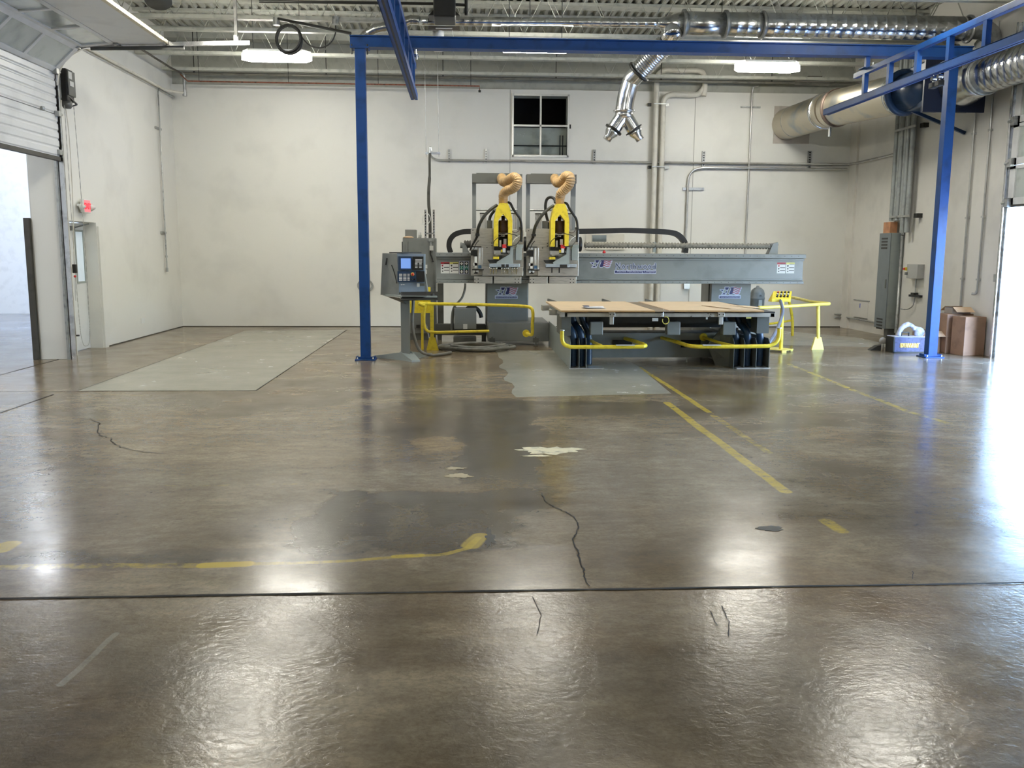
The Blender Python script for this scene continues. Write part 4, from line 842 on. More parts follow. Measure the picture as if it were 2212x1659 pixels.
def front_bar(name, label, pts, mounts, clamp):
    r = rail(name, label, pts[0]); MB().tube(smooth_path(pts, 7), .027, 14).build('bar_tube', YEL, r)
    for a, b in mounts: MB().tube(smooth_path([a, ((a[0]+b[0])/2-.01, (a[1]+b[1])/2, a[2]), b], 4), .022, 10).cyl(b, (b[0], b[1]+.04, b[2]), .058, 16).build('mounting_arm', YEL, r)
    MB().cyl((pts[0][0], pts[0][1], pts[0][2]-.002), (pts[0][0], pts[0][1], pts[0][2]+.012), .034, 12).build('end_cap', GALVD, r)
    MB().box(clamp, clamp+.25, 11.76, 11.80, .375, .385).build('top_label', LBLW, r)
front_bar('safety_rail', 'yellow bent bumper bar across the left front of the machine table', [(1.31, 11.82, .57), (1.31, 11.82, .47), (1.33, 11.82, .40), (1.40, 11.82, .36), (1.52, 11.82, .352), (2.3, 11.82, .355), (2.42, 11.84, .36), (2.46, 12.0, .36), (2.42, 12.5, .36), (2.36, 12.93, .36)], [((1.85, 11.83, .36), (1.80, 12.92, .36))], 2.03)
front_bar('safety_rail', 'yellow bent bumper bar across the right front of the machine table', [(4.26, 11.85, .60), (4.26, 11.85, .50), (4.23, 11.84, .42), (4.14, 11.83, .37), (4.0, 11.82, .36), (3.3, 11.82, .355), (3.12, 11.84, .355), (3.05, 11.95, .355), (3.0, 12.4, .36), (2.90, 12.92, .37)], [((3.65, 11.83, .36), (3.52, 12.92, .38))], 3.2)
r4 = rail('safety_rail', 'yellow tube rail with a pointed loop, right of the machine table', (5.95, 14.72, 0))
p0 = P(1655, 673, Y=14.2); p1 = P(1782, 657, Y=14.75); p2 = P(1796, 656, Y=14.95); p3 = P(1788, 652, Y=15.2); p4 = P(1712, 644, Y=17.0)
z = .765
MB().tube(smooth_path([(4.75, 14.2, z-.03), (5.3, 14.42, z-.02), (5.95, 14.68, z), (6.13, 14.78, z), (6.20, 14.92, z), (6.18, 15.08, z), (6.1, 15.4, z), (6.2, 16.3, z+.01), (6.28, 17.1, z+.01)], 7), .027, 12).build('top_tube', YELC, r4)
f = P(1780, 756, Z=0); MB().cyl((5.93, 14.70, .75), (5.97, 14.72, .19), .030, 12).prism([(5.86, 14.70, 0), (6.07, 14.70, 0), (6.02, 14.71, .21), (5.92, 14.71, .21)], (0, .05, 0)).build('flared_foot', YELC, r4)
MB().tube(smooth_path([(6.28, 17.1, z), (6.36, 17.15, .6), (6.44, 17.2, .3), (6.46, 17.22, .0)], 5), .028, 12).build('rear_leg', YEL, r4)
MB().tube(smooth_path([(4.7, 16.7, .22), (5.6, 16.8, .24), (6.4, 17.2, .30)], 5), .022, 10).build('lower_tube', YEL, r4)
# button console
bc = thing('button_console', 'yellow slanted push-button box on a yellow floor post', 'machine console', (5.22, 14.2, 0))
a, b = P(1667, 652, Y=14.0), P(1708, 652, Y=14.0); c, d = P(1671, 629, Y=14.18), P(1711, 629, Y=14.18); lo, lo2 = P(1667, 645, Y=14.0), P(1708, 645, Y=14.0)
v = [a, b, lo2, lo, Vector((a.x, 14.18, a.z)), Vector((b.x, 14.18, b.z)), d, c]
MB().add(v, [(0, 1, 2, 3), (3, 2, 6, 7), (0, 4, 5, 1), (1, 5, 6, 2), (0, 3, 7, 4), (4, 7, 6, 5)]).build('console_box', YEL, bc, bevel=.003)
nrm = (lo2-lo).cross(c-lo).normalized(); up_ = (c-lo); rt = (lo2-lo)
if nrm.y > 0: nrm = -nrm
for r in range(3):
    for k in range(4):
        p = lo+rt*(.26+k*.185-.0*r)+up_*(.24+r*.27); col = REDB if (k == 0 and r == 2) else (LBLW if r == 1 else BLKM)
        MB().cyl(p, p+nrm*.008, .019, 12).build('button_ring', BLKM, bc); MB().cyl(p+nrm*.008, p+nrm*.022, .013, 12).build('push_button', col, bc)
b0 = P(1686, 755, Z=0.03); MB().cyl((b0.x+.005, b0.y, .03), (P(1690, 652, Y=b0.y).x, b0.y, .86), .032, 14).build('post', YEL, bc)
MB().prism([(b0.x-.35, b0.y+.1, .03), (b0.x, b0.y-.22, .03), (b0.x+.22, b0.y+.0, .03), (b0.x, b0.y+.3, .03)], (0, 0, .012)).box(b0.x-.05, b0.x+.02, b0.y-.22, b0.y-.18, 0, .04).box(b0.x+.17, b0.x+.21, b0.y-.0, b0.y+.04, 0, .04).box(b0.x-.33, b0.x-.29, b0.y+.08, b0.y+.12, 0, .04).build('base_plate', YELC, bc)
MB().tube(smooth_path([P(1686, 650, Y=13.98), P(1689, 660, Y=13.9), P(1691, 672, Y=13.85), P(1687, 690, Y=13.7), P(1679, 710, Y=13.4), P(1670, 727, Y=13.1), P(1660, 742, Y=12.95)], 7), .024, 12).build('grey_conduit', mat('blue_grey_conduit', (.14, .15, .19), .4, var=.05), bc)
MB().cyl(P(1685, 648, Y=13.99), P(1689, 660, Y=13.9), .017, 10).build('chrome_fitting', CHROME, bc)
# vacuum tank
vt = thing('vacuum_tank', 'grey dome-topped tank right of the far machine pedestal', 'tank', (5.66, 17, 0))
q = P(1636, 640, Y=17.0); r = .135
MB().lathe([(r, .12), (r, .72), (r*1.05, .73), (r*1.05, .76), (r, .77), (r, .84), (r*.86, .90), (r*.5, .945), (.03, .955), (.025, .985)], (q.x, 17, 0), (0, 0, 1), 28).build('tank_body', mat('tank_paint', (.16, .18, .19), .4, var=.08), vt)
for dx in (-.08, .08): MB().box(q.x+dx-.015, q.x+dx+.015, 16.95, 17.05, 0, .14).build('leg', GREYD, vt)
MB().box(q.x-.02, q.x+.05, 16.855, 16.87, .55, .72).build('printed_plate', GREYL, vt); MB().cyl((q.x+.02, 16.85, .80), (q.x+.02, 16.87, .80), .02, 10).build('port_plug', BLKM, vt)

# ================================================================== BLUE WORKSTATION CRANE
ga = thing('crane_gantry', 'blue steel gantry of two tall posts and a long cross beam', 'gantry', (2.9, 13.4, 0))
for px, py, side_ in ((790, 775, -1), (2003, 770, 1)):
    x = (-1.46, 7.33)[side_ > 0]; yy = (13.38, 13.62)[side_ > 0]
    if side_ > 0: yy = 13.6
    MB().box(x-.072, x+.072, yy-.072, yy+.072, .03, 4.46).build('post', BLUE, ga, bevel=.006)
    MB().box(x-.15, x+.15, yy-.15, yy+.15, 0, .018).box(x-.14, x-.12, yy-.08, yy+.08, .018, .055).box(x+.12, x+.14, yy-.08, yy+.08, .018, .055).prism([(x-.14, yy-.075, .018), (x+.14, yy-.075, .018), (x+.14, yy-.075, .05), (x-.14, yy-.075, .05)], (0, .008, 0)).build('base_plate', BLUE, ga, bevel=.003)
    mb = MB()
    for dx in (-.115, .115): mb.cyl((x+dx, yy-.115, .018), (x+dx, yy-.115, .045), .014, 8)
    mb.build('anchor_bolts', GALVB, ga)
    MB().box(x-.13, x+.13, yy-.1, yy+.1, 4.445, 4.47).build('cap_plate', BLUE, ga)
    mb = MB()
    for dx in (-.11, .11): mb.cyl((x+dx, yy-.08, 4.36), (x+dx, yy-.08, 4.5), .010, 8)
    mb.build('cap_bolts', BLKM, ga)
bY = 13.42
MB().box(-1.60, 7.50, bY-.10, bY+.10, 4.47, 4.486).box(-1.60, 7.50, bY-.10, bY+.10, 4.615, 4.63).box(-1.60, 7.50, bY-.06, bY+.06, 4.486, 4.615).build('cross_beam', BLUE, ga)
def runway(x, y1, label, zt_, zb_, ytop):
    t = thing('crane_runway', label, 'crane rail', (x, y1, zb_), 'blue ladder-frame crane runways')
    ys = .8
    tr_ = MB(); tr_.box(x-.045, x-.012, ys, y1, zb_-.03, zb_).box(x+.012, x+.045, ys, y1, zb_-.03, zb_).box(x-.05, x-.04, ys, y1, zb_-.03, zb_+.06).box(x+.04, x+.05, ys, y1, zb_-.03, zb_+.06).box(x-.05, x+.05, ys, y1, zb_+.052, zb_+.062)
    tr_.build('track', BLUE, t); MB().box(x-.0115, x+.0115, ys, y1-.004, zb_-.024, zb_-.02).build('track_slot', BLK, t)
    MB().box(x-.035, x+.035, ys, ytop, zt_, zt_+.075).build('top_chord', BLUE, t, bevel=.004)
    y = ytop-.35
    while y > ys: MB().box(x-.032, x+.032, y-.038, y+.038, zb_+.06, zt_+.002).build('vertical', BLUE, t); y -= .78
    MB().box(x-.09, x+.09, bY-.08, bY+.08, zt_+.075, zt_+.085).box(x-.03, x+.03, bY-.03, bY+.03, zt_+.075, 4.475).build('hanger_bracket', BLUE, t)
    MB().cyl((x+.07, bY-.05, zt_+.02), (x+.07, bY-.05, zt_+.16), .010, 8).build('hanger_bolt', CHROME, t)
runway(-.73, 14.0, 'blue ladder-frame crane runway on the left, pointing at the viewer', 4.30, 3.89, 13.95)
runway(5.95, 14.86, 'blue ladder-frame crane runway on the right, pointing at the viewer', 4.23, 3.88, 13.80)
q = P(1755, 240, Y=14.5)
# roller trolleys hanging from the right runway
for k, yy in enumerate((11.45, 11.3)):
    t = thing('cable_trolley', 'small black and chrome festoon trolley, '+('nearer' if k else 'farther')+' of the two on the right runway', 'trolley', (5.95, yy, 3.7), 'festoon trolleys')
    MB().cyl((5.92, yy, 3.80), (5.98, yy, 3.80), .03, 12).cyl((5.95, yy, 3.85), (5.95, yy, 3.74), .012, 8).build('roller', CHROME, t)
    MB().box(5.91, 5.99, yy-.05, yy+.05, 3.68, 3.75).build('clamp_block', BLK, t, bevel=.01)
# coil of hose and tie rod at the left end
tag(MB().cyl(P(757, 72, Y=13.42), P(598, 40, Y=14.6), .022, 12).build('brace_rod', BLKM), 'black diagonal brace rod from the gantry corner to the roof', 'rod')
for px, py, w in ((598, 48, 'left'), (725, 46, 'right')):
    t = thing('junction_box', 'small grey junction box under the roof, '+w+' end of the black rod', 'junction box', P(px, py, Y=14.6)); q = P(px, py, Y=14.62)
    MB().cyl((q.x, 14.6, q.z-.05), (q.x, 14.6, q.z+.06), .055, 12).build('box_body', GALVD, t); MB().cyl((q.x, 14.6, q.z+.06), (q.x, 14.6, 5.16), .012, 6).build('stem', GALVD, t)
pts = []
c = P(623, 84, Y=14.4)
for i in range(90): t_ = 2*PI*i/22; rr = .195+.008*math.sin(i*.6)+(.012 if i > 44 else -.01); pts.append((c.x+rr*math.sin(t_)*.98, 14.4+.014*i/22, c.z+rr*math.cos(t_)-(0 if i < 60 else .0)))
tag(MB().tube(pts, .016, 8).tube(smooth_path([P(x, y, Y=14.45) for x, y in [(648, 72), (655, 84), (668, 97), (686, 103), (704, 100), (718, 88), (725, 70), (725, 55)]], 6), .010, 8).build('cable_coil', BLK), 'black cable coil hanging beside the left blue post', 'cable')

# ================================================================== DUCTS
def rings(mb, a, b, r, step=.16, h=.0022, n=28):
    a = Vector(a); b = Vector(b); L = (b-a).length; pr = [(r, 0)]; x = step
    while x < L-.05: pr += [(r, x-.007), (r+h, x-.003), (r+h, x+.003), (r, x+.007)]; x += step
    pr.append((r, L)); return mb.lathe(pr, a, b-a, n)
YD = 13.95
md = thing('spiral_duct_run', 'long shiny spiral duct under the roof behind the blue cross beam', 'duct', (3, YD, 5))
A = P(1500, 52, Y=YD); Bq = P(2092, 66, Y=YD); zm = 5.02
xs = [P(x, 52, Y=YD).x for x in (1420, 1476, 1566, 1646, 2092)]
rings(MB(), (xs[3], YD, zm), (xs[4], YD, zm), .178, .155).build('spiral_duct', GALVB, md)
rings(MB(), (xs[2], YD, zm), (xs[3], YD, zm), .176, .155).build('spiral_duct', GALV, md)
rings(MB(), (xs[1], YD, zm), (xs[2], YD, zm), .174, 3.).build('plain_duct', GALV, md)
for i in (1, 2, 3, 4): MB().lathe([(.18, -.02), (.205, -.018), (.205, .018), (.18, .02)], (xs[i], YD, zm), (1, 0, 0), 30).build('duct_flange', GALVD, md)
MB().lathe([(.066, 0), (.07, .05), (.172, xs[1]-xs[0])], (xs[0], YD, zm-.0), (1, 0, 0), 28).build('reducer', GALV, md)
rings(MB(), (P(905, 44, Y=YD).x, YD, 4.985), (xs[0]+.02, YD, zm), .066, .135, .002, 20).build('small_spiral_duct', GALV, md)
el = smooth_path([P(905, 44, Y=YD), P(888, 43, Y=YD), P(878, 46, Y=YD), P(862, 53, Y=YD), P(830, 58, Y=YD-.02), P(812, 62, Y=YD), P(797, 70, Y=YD+.03), P(786, 80, Y=YD+.1), P(784, 98, Y=YD+.15)], 5)
MB().tube(el, [.066+(.006 if i % 5 == 0 else 0) for i in range(len(el))], 18).build('end_elbow', GALV, md)
MB().tube(smooth_path([(P(1476, 52, Y=YD).x-.05, YD, zm-.02), P(1455, 66, Y=YD), P(1446, 78, Y=YD+.05), P(1437, 95, Y=YD+.15)], 5), [.06, .08, .11, .13, .15, .155, .155, .15, .15, .145, .14, .13, .12, .115, .112, .11], 24).build('branch_elbow', CHROME, md)
for x in (1.0, 3.9, 5.6, 6.9): MB().cyl((x, YD, zm+.06), (x, YD, ZD), .006, 6).build('hanger_rod', GREYD, md)
wy = thing('drop_duct', 'silver drop duct ending in a two-legged wye above the router heads', 'duct', P(1345, 300, Y=14.4))
pa, pb = P(1437, 95, Y=YD+.15), P(1376, 160, Y=14.35)
rings(MB(), pa, pb, .155, .036, .008, 26).build('flex_section', GALVB, wy)
ax = (pb-pa).normalized(); MB().lathe([(.16, -.03), (.198, -.028), (.198, .012), (.16, .015)], pb-ax*.03, ax, 30).build('black_flange', BLKM, wy)
jp = [pb-ax*.02, pb+ax*.10, P(1362, 178, Y=14.42), P(1354, 205, Y=14.44), P(1350, 225, Y=14.44), P(1348, 240, Y=14.44)]
MB().tube(smooth_path(jp, 5), .138, 28).build('elbow_pipe', GALVB, wy)
q = P(1348, 240, Y=14.44); MB().lathe([(.14, -.012), (.172, -.01), (.172, .008), (.14, .01)], q, (0, 0, 1), 28).build('flange_ring', GALVB, wy)
MB().lathe([(.138, 0), (.138, -.07), (.12, -.12)], q, (0, 0, 1), 28).build('wye_collar', GALVB, wy)
for sx, (ex, ey) in ((-1, (1312, 300)), (1, (1382, 301))):
    e = P(ex, ey, Y=14.44); s0 = q+Vector((sx*.015, 0, -.07)); d = (e-s0).normalized(); m_ = s0+d*.26
    MB().cyl(s0-d*.04, m_, .112, 26).build('wye_leg', GALVB, wy)
    MB().lathe([(.11, -.012), (.145, -.01), (.145, .012), (.11, .014)], m_, d, 26).build('leg_clamp', BLKM, wy)
    MB().lathe([(.112, .0), (.108, .06), (.066, .13), (.066, .19)], m_, d, 24).build('leg_reducer', GALVB, wy)
# exhaust duct on the right
ex = thing('exhaust_duct', 'wide weathered duct rising from the back wall to the navy fan', 'duct', P(1690, 266, Y=19.2))
s0 = Vector((6.74, 19.28, 4.33)); s1 = P(1788, 238, Y=17.2); s2 = P(1955, 200, Y=14.95)
s0 = P(1700, 268, Y=19.25)
s1 = P(1795, 236, Y=17.0)
MB().tube([s0, s0.lerp(s1, .35), s0.lerp(s1, .7), s1], .325, 36).build('wall_section', GALVW, ex)
MB().tube([s1, s1.lerp(s2, .3), s2], .325, 36).build('fan_section', GALVW, ex)
d = (s1-s0).normalized(); d2 = (s2-s1).normalized()
for p_, dd, mm in ((s1-d*.25, d, GALVB), (s1+d2*.2, d2, mat('rusty_strap', (.14, .10, .08), .5, .5, var=.2)), (s2-d2*.12, d2, GALV)): MB().lathe([(.325, -.04), (.345, -.035), (.345, .035), (.325, .04)], p_, dd, 36).build('duct_band', mm, ex)
MB().cyl(s0+d*.5, s0+d*.52, .329, 36).build('duct_seam', GALVD, ex)
MB().cyl(s1+Vector((.0, 0, -.33)), s1+Vector((.0, 0, -.5)), .03, 8).build('drain_fitting', GALVD, ex)
pl0, pl1 = P(1673, 229, Y=YB), P(1747, 311, Y=YB); tag(MB().box(pl0.x, pl1.x, YB-.012, YB, pl1.z, pl0.z).build('patch_plate', mat('beige_patch_plate', (.47, .43, .38), .6, var=.04)), 'beige square plate on the back wall around the wide duct', 'plate')
fn = thing('exhaust_fan', 'navy blower housing between two silver ducts by the right wall', 'fan', P(2020, 225, Y=14.6))
c0 = s2; fx = c0.x+.42
MB().lathe([(.33, -.04), (.38, -.03), (.38, .0), (.33, .02)], s2, d2, 32).build('inlet_flange', BLUED, fn)
p_ = P(1950, 160, Y=14.8); p2_ = P(2090, 238, Y=14.2)
MB().lathe([(.30, 0), (.30, .55)], s2+d2*.0, Vector((.35, -.9, .0)), 24).build('inlet_cone', BLUED, fn)
MB().box(7.30, 8.15, 14.25, 14.95, 3.93, 4.62).build('fan_housing', BLUED, fn, bevel=.02)
MB().box(7.22, 8.22, 14.17, 14.21, 3.82, 4.72).build('outlet_plate', mat('dark_navy_plate', (.006, .012, .035), .4, var=0), fn)
MB().lathe([(.001, 0), (.15, .0), (.15, .42), (.001, .44)], (7.45, 14.5, 4.78), (1, 0, 0), 20).build('fan_motor', GALVB, fn)
MB().box(7.3, 8.0, 14.35, 14.75, 4.62, 4.68).build('motor_mount', BLK, fn)
MB().box(7.35, 7.6, 14.21, 14.5, 3.86, 3.93).build('fan_foot', BLUED, fn)
MB().bar((7.4, 14.9, 3.95), (8.34, 14.9, 3.6), .05, .05).bar((8.1, 14.9, 3.95), (8.34, 14.9, 3.95), .05, .05).build('support_arm', BLUED, fn)
od = thing('outlet_duct', 'silver spiral duct running from the navy fan along the right wall', 'duct', (7.85, 13.2, 4.3))
MB().lathe([(.37, 0), (.36, .12), (.30, .42), (.275, .62)], (7.80, 14.16, 4.26), (.02, -1, .0), 32).build('transition_cone', GALV, od)
MB().lathe([(.28, -.03), (.295, -.025), (.295, .025), (.28, .03)], (7.82, 13.52, 4.26), (0, 1, 0), 32).build('duct_band', GALVD, od)
rings(MB(), (7.82, 13.52, 4.26), (7.86, 4.0, 4.26), .268, .15, .0025, 32).build('spiral_duct', GALV, od)
for y in (12.2, 9.0, 6.0): MB().cyl((7.85, y, 4.5), (7.85, y, ZD), .006, 6).build('hanger_rod', GREYD, od)
ud = thing('upper_elbow_duct', 'dim grey elbow duct dropping from the long duct toward the fan', 'duct', P(2060, 80, Y=14.0))
MB().tube(smooth_path([(xs[4]+.0, YD, zm), (xs[4]+.25, YD+.03, zm), (xs[4]+.42, YD+.1, zm-.08), (xs[4]+.40, YD+.25, zm-.22)], 6), .15, 24).build('elbow_pipe', GALVD, ud)
MB().tube([P(2062, 78, Y=14.5), P(2040, 102, Y=14.5)], .085, 20).build('branch_pipe', GALVD, ud); MB().lathe([(.1, -.02), (.11, .02)], P(2062, 78, Y=14.5), (.5, 0, .8), 18).build('branch_clamp', BLKM, ud)
# unit heater hung at the middle of the roof
uh = thing('unit_heater', 'black heater cabinet hung from the roof over the thin duct', 'heater', P(962, 60, Y=13.1))
a, b = P(936, 0, Y=13.0), P(984, 36, Y=13.0); MB().box(a.x, b.x, 13.0, 13.5, b.z, 5.6).build('heater_body', BLK, uh, bevel=.02)
for (x0, x1, x2) in ((926, 936, 936), (984, 984, 992)):
    pass
MB().prism([P(925, 33, Y=13.1), P(936, 33, Y=13.1), P(936, 22, Y=13.1)], (0, .3, 0)).prism([P(984, 33, Y=13.1), P(993, 33, Y=13.1), P(984, 24, Y=13.1)], (0, .3, 0)).build('side_flare', BLKM, uh)
lt = thing('hanging_lamp_bracket', 'brown bracket plate with a white cone fitting below the black heater', 'bracket', P(957, 60, Y=14.3))
mb = MB(); pbox(mb, 925, 55, 992, 65, 14.3, .06); mb.build('bracket_plate', mat('brown_bracket', (.12, .105, .085), .5, var=.05), lt); mb = MB(); pbox(mb, 941, 60, 977, 62.5, 14.29, .01); mb.build('pale_strip', LBLW, lt)
q = P(947, 85, Y=14.36); MB().lathe([(.08, -.16), (.085, -.12), (.085, .05), (.09, .14)], (q.x, 14.4, q.z), (0, 0, 1), 20).build('white_cone', WHT, lt)
MB().cyl((q.x, 14.4, q.z+.14), (q.x, 14.4, ZD), .01, 6).build('hanger_rod', GREYD, lt)
MB().cyl(P(977, 66, Y=14.32), P(980, 84, Y=14.32), .005, 6).build('pull_chain', WHT, lt)
t = thing('black_pipe', 'black gas pipe with a drop, right of the heater cabinet', 'pipe', P(1008, 18, Y=13.2)); MB().tube([P(984, 10, Y=13.2), P(1007, 11, Y=13.2)], .02, 8).tube([P(1007, -20, Y=13.2), P(1007, 33, Y=13.2)], .022, 8).build('pipe_run', BLKM, t)
tag(MB().tube([P(560, 3, Y=13.2), P(936, 8, Y=13.2)], .02, 8).build('black_pipe', BLKM), 'black gas pipe running left from the heater cabinet', 'pipe')
# round lamp at the upper left
rl = thing('round_high_bay', 'round louvred high-bay lamp at the top left corner', 'ceiling light', P(340, 5, Y=11.0))
q = P(342, -4, Y=11.); ax_ = Vector((.1, -.42, -.9)).normalized()
MB().lathe([(.145, -.02), (.155, 0), (.155, .03), (.145, .05)], q, ax_, 30).build('lamp_ring', GREYD, rl)
u_ = ax_.cross(Vector((1, 0, 0))).normalized(); v_ = ax_.cross(u_)
MB().lathe([(.14, -.0), (.07, -.16), (.05, -.26)], q, ax_, 24).build('reflector', WHT, rl)
for k in range(6): MB().bar(q+v_*(-.1+.04*k)-u_*.1+ax_*.02, q+v_*(-.1+.04*k)+u_*.1+ax_*.02, .012, .05, up=ax_).build('louvre_fin', WHTB, rl)
MB().cyl(q-ax_*.26, (q.x, q.y, ZD), .008, 6).build('hanger_rod', GREYD, rl)

# ================================================================== ROOF JOISTS
JY = [18.75, 17.28, 16.45, 15.45, 14.68, 12.9, 11.6, 10.3, 9.0]
ordn = ['nearest the back wall', 'second out from the back wall', 'third out from the back wall', 'fourth out from the back wall', 'fifth out from the back wall', 'sixth out, above the gantry', 'seventh out from the back wall', 'eighth out from the back wall', 'ninth out from the back wall']
for k, y in enumerate(JY):
    if k == 2:
        g_ = thing('roof_girder', 'wide pale roof beam with dark deck flutes showing over it', 'roof beam', (1.2, y, ZD)); MB().box(XL, XR, y-.10, y+.22, ZD-.055, ZD-.003).build('girder_flange', JOIST, g_); continue
    t = thing('roof_joist', 'white open-web roof joist, '+ordn[k], 'roof joist', (1.2, y, 5.15), 'open-web roof joists')
    zb_ = 5.13
    MB().box(XL+.01, XR-.01, y-.055, y-.008, zb_, zb_+.05).box(XL+.01, XR-.01, y+.008, y+.055, zb_, zb_+.05).box(XL+.01, XR-.01, y-.055, y+.055, zb_+.05, zb_+.058).build('bottom_chord', JOIST, t)
    MB().box(XL+.01, XR-.01, y-.06, y+.06, ZD-.05, ZD-.004).build('top_chord', JOIST, t)
    pts = []; x = XL+.05+(.25 if k % 2 else 0); i = 0
    while x < XR-.05: pts.append((x, y, (zb_+.03, ZD-.03)[i % 2])); x += .37; i += 1
    MB().tube(pts, .013, 6).build('web_rod', JOIST, t)

# ================================================================== PIPES AND CONDUITS
def conduit(name, label, pts, r, m, cat='conduit', group=None, n=10, parent=None):
    o = MB().tube(pts, r, n).build(name, m, parent)
    return tag(o, label, cat, group) if label else o
sp = thing('sprinkler_pipe', 'dark sprinkler main along the top of the back wall', 'pipe', (1, 18.9, 5.09))
Yp = 18.9
a, b = P(397, 158, Y=Yp), P(1880, 184, Y=Yp); zp = 5.10
MB().tube([(a.x, Yp, zp), (b.x-.2, Yp, zp)], .028, 10).build('pipe_run', mat('grey_iron_pipe', (.16, .155, .13), .5, .3, var=.1), sp)
q = P(398, 201, Y=Yp); MB().tube([(a.x, Yp, zp), (a.x, Yp, q.z)], .03, 10).cyl((a.x, Yp, q.z+.02), (a.x, Yp, q.z-.06), .045, 12).build('drop_pipe', GALVD, sp)
for px in (420, 705, 957, 1201, 1428, 1667): x = P(px, 170, Y=Yp).x; MB().cyl((x, Yp, zp), (x, Yp, ZD), .008, 6).box(x-.012, x+.012, Yp-.02, Yp+.02, zp+.0, zp+.10).build('hanger', BLKM, sp)
rp = thing('red_sprinkler_pipe', 'thin rusty red pipe under the sprinkler main, with a capped drop', 'pipe', (-2, 18.7, 4.95))
x0, x1 = P(405, 167, Y=18.7).x, P(1036, 186, Y=18.7).x; zr = P(1036, 186, Y=18.7).z+.0
MB().tube([(a.x-.05, Yp-.05, zp-.03), (x0, 18.7, zr+.01), (x1, 18.7, zr), (x1, 18.7, zr-.10)], .014, 8).build('pipe_run', REDP, rp)
MB().cyl((x1, 18.7, zr-.08), (x1, 18.7, zr-.12), .025, 8).build('drop_cap', BLKM, rp)
for px in (430, 623, 817, 1017): x = P(px, 175, Y=18.7).x; MB().cyl((x, 18.7, zr), (x, 18.7, ZD), .006, 6).build('hanger', BLKM, rp)
lw = P(349, 173, X=XL+.06)
tag(MB().tube([(a.x, Yp, q.z), (XL+.1, 18.6, q.z+.0), (XL+.1, 13.0, q.z+.0)], .025, 8).build('pipe_run', PVC), 'cream pipe along the top of the left wall', 'pipe')
tag(MB().tube([(a.x-.05, Yp-.02, zp), (XL+.3, 18.3, zp), (XL+.3, 13.8, zp)], .02, 8).build('pipe_run', DARKP), 'dark pipe turning from the back corner along the left wall top', 'pipe')
struct(MB().box(XL, XL+.035, 13.6, YB, 4.70, 4.74).build('trim_8', WALL))
# conduit on the left wall
lc = thing('conduit_run', 'thin steel conduit hanging down the left wall with an open lower end', 'conduit', P(343, 190, X=XL+.05))
pts = [P(x, y, X=XL+.05) for x, y in [(370, 189), (341, 190), (341, 195), (365, 600)]]
p0 = P(341, 191, X=XL+.05); MB().tube([p0+Vector((0, 1.2, .0)), p0+Vector((0, .05, 0)), p0+Vector((0, .0, -.06)), (XL+.05, p0.y, 1.22)], .014, 8).build('conduit_pipe', GALVD, lc)
for zz, w in ((3.95, .16), (1.95, .14)): MB().box(XL+.0, XL+.035, p0.y-w, p0.y+w, zz-.02, zz+.02).build('strut_bracket', GALVD, lc)
MB().cyl((XL+.05, p0.y, 1.26), (XL+.05, p0.y, 1.18), .025, 8).cyl((XL+.05, p0.y, 1.5), (XL+.05, p0.y, 1.46), .025, 8).build('conduit_end', GALVD, lc)
# back wall conduit runs
Yw = YB-.06
bc1 = thing('conduit_run', 'steel conduit running level along the back wall below the window', 'conduit', (2, Yw, 3.5))
zA = P(1100, 347.5, Y=Yw).z; xL_ = P(948, 346, Y=Yw).x
MB().tube(smooth_path([P(929, 333, Y=Yw-.2), P(935, 341, Y=Yw-.1), (xL_, Yw, zA), (xL_+.3, Yw, zA)], 5)+[(XR-.10, Yw, zA), (XR-.07, Yw-.06, zA)], .022, 10).build('conduit_pipe', COND, bc1)
MB().tube([(XR-.07, Yw-.06, zA), (XR-.06, 17.5, zA)]+smooth_path([(XR-.06, 17.5, zA), (XR-.06, 17.25, zA), (XR-.06, 17.1, zA-.08), (XR-.06, 17.06, zA-.25), (XR-.06, 17.05, zA-.5)], 4)[1:]+[(XR-.06, 17.04, 2.0)], .024, 10).build('conduit_return', COND, bc1)
for px, y0_, y1_ in ((970, 322, 351), (1050, 322, 352), (1284, 323, 354), (1520, 326, 365), (1749, 326, 364)):
    q0, q1 = P(px-2.5, y0_, Y=YB-.04), P(px+2.5, y1_, Y=YB-.04); s_ = MB().box(q0.x, q1.x, YB-.04, YB-.002, q1.z, q0.z).build('strut_bracket', GALVD, bc1)
    mb = MB(); z = q1.z+.02
    while z < q0.z-.03: mb.box(q0.x+.015, q1.x-.015, YB-.042, YB-.0395, z, z+.025); z += .05
    mb.build('strut_slots', BLKM, s_)
bc2 = thing('conduit_run', 'second steel conduit on the back wall, bending down to a small box', 'conduit', (4, Yw, 3.3))
zB = P(1600, 363, Y=Yw).z; xd = P(1486, 400, Y=Yw).x
for dx, dz, nm in ((0, 0, 'conduit_pipe'), (-.05, 0, 'conduit_pipe')):
    if dx: continue
    MB().tube([(XR-.12, Yw, zB), (xd+.32, Yw, zB)]+smooth_path([(xd+.32, Yw, zB), (xd+.12, Yw, zB-.05), (xd+.02, Yw, zB-.18), (xd, Yw, zB-.35)], 4)[1:]+[(xd-.01, Yw, 1.2)], .022, 10).build(nm, COND, bc2)
q0, q1 = P(1475, 405, Y=YB-.04), P(1521, 411, Y=YB-.04); MB().box(q0.x, q1.x, YB-.04, YB-.002, q1.z, q0.z).build('strut_bracket', GALVD, bc2)
q0, q1 = P(1478, 612, Y=YB-.1), P(1490, 624, Y=YB-.1); MB().box(q0.x, q1.x, YB-.1, YB, q1.z, q0.z).build('outlet_box', COND, bc2)
bc3 = thing('conduit_run', 'vertical steel conduit on the back wall, right of the cream pipes', 'conduit', (5, Yw, 3)); q0 = P(1626, 187, Y=Yw); q1 = P(1608, 545, Y=Yw); xx = P(1618, 360, Y=Yw).x
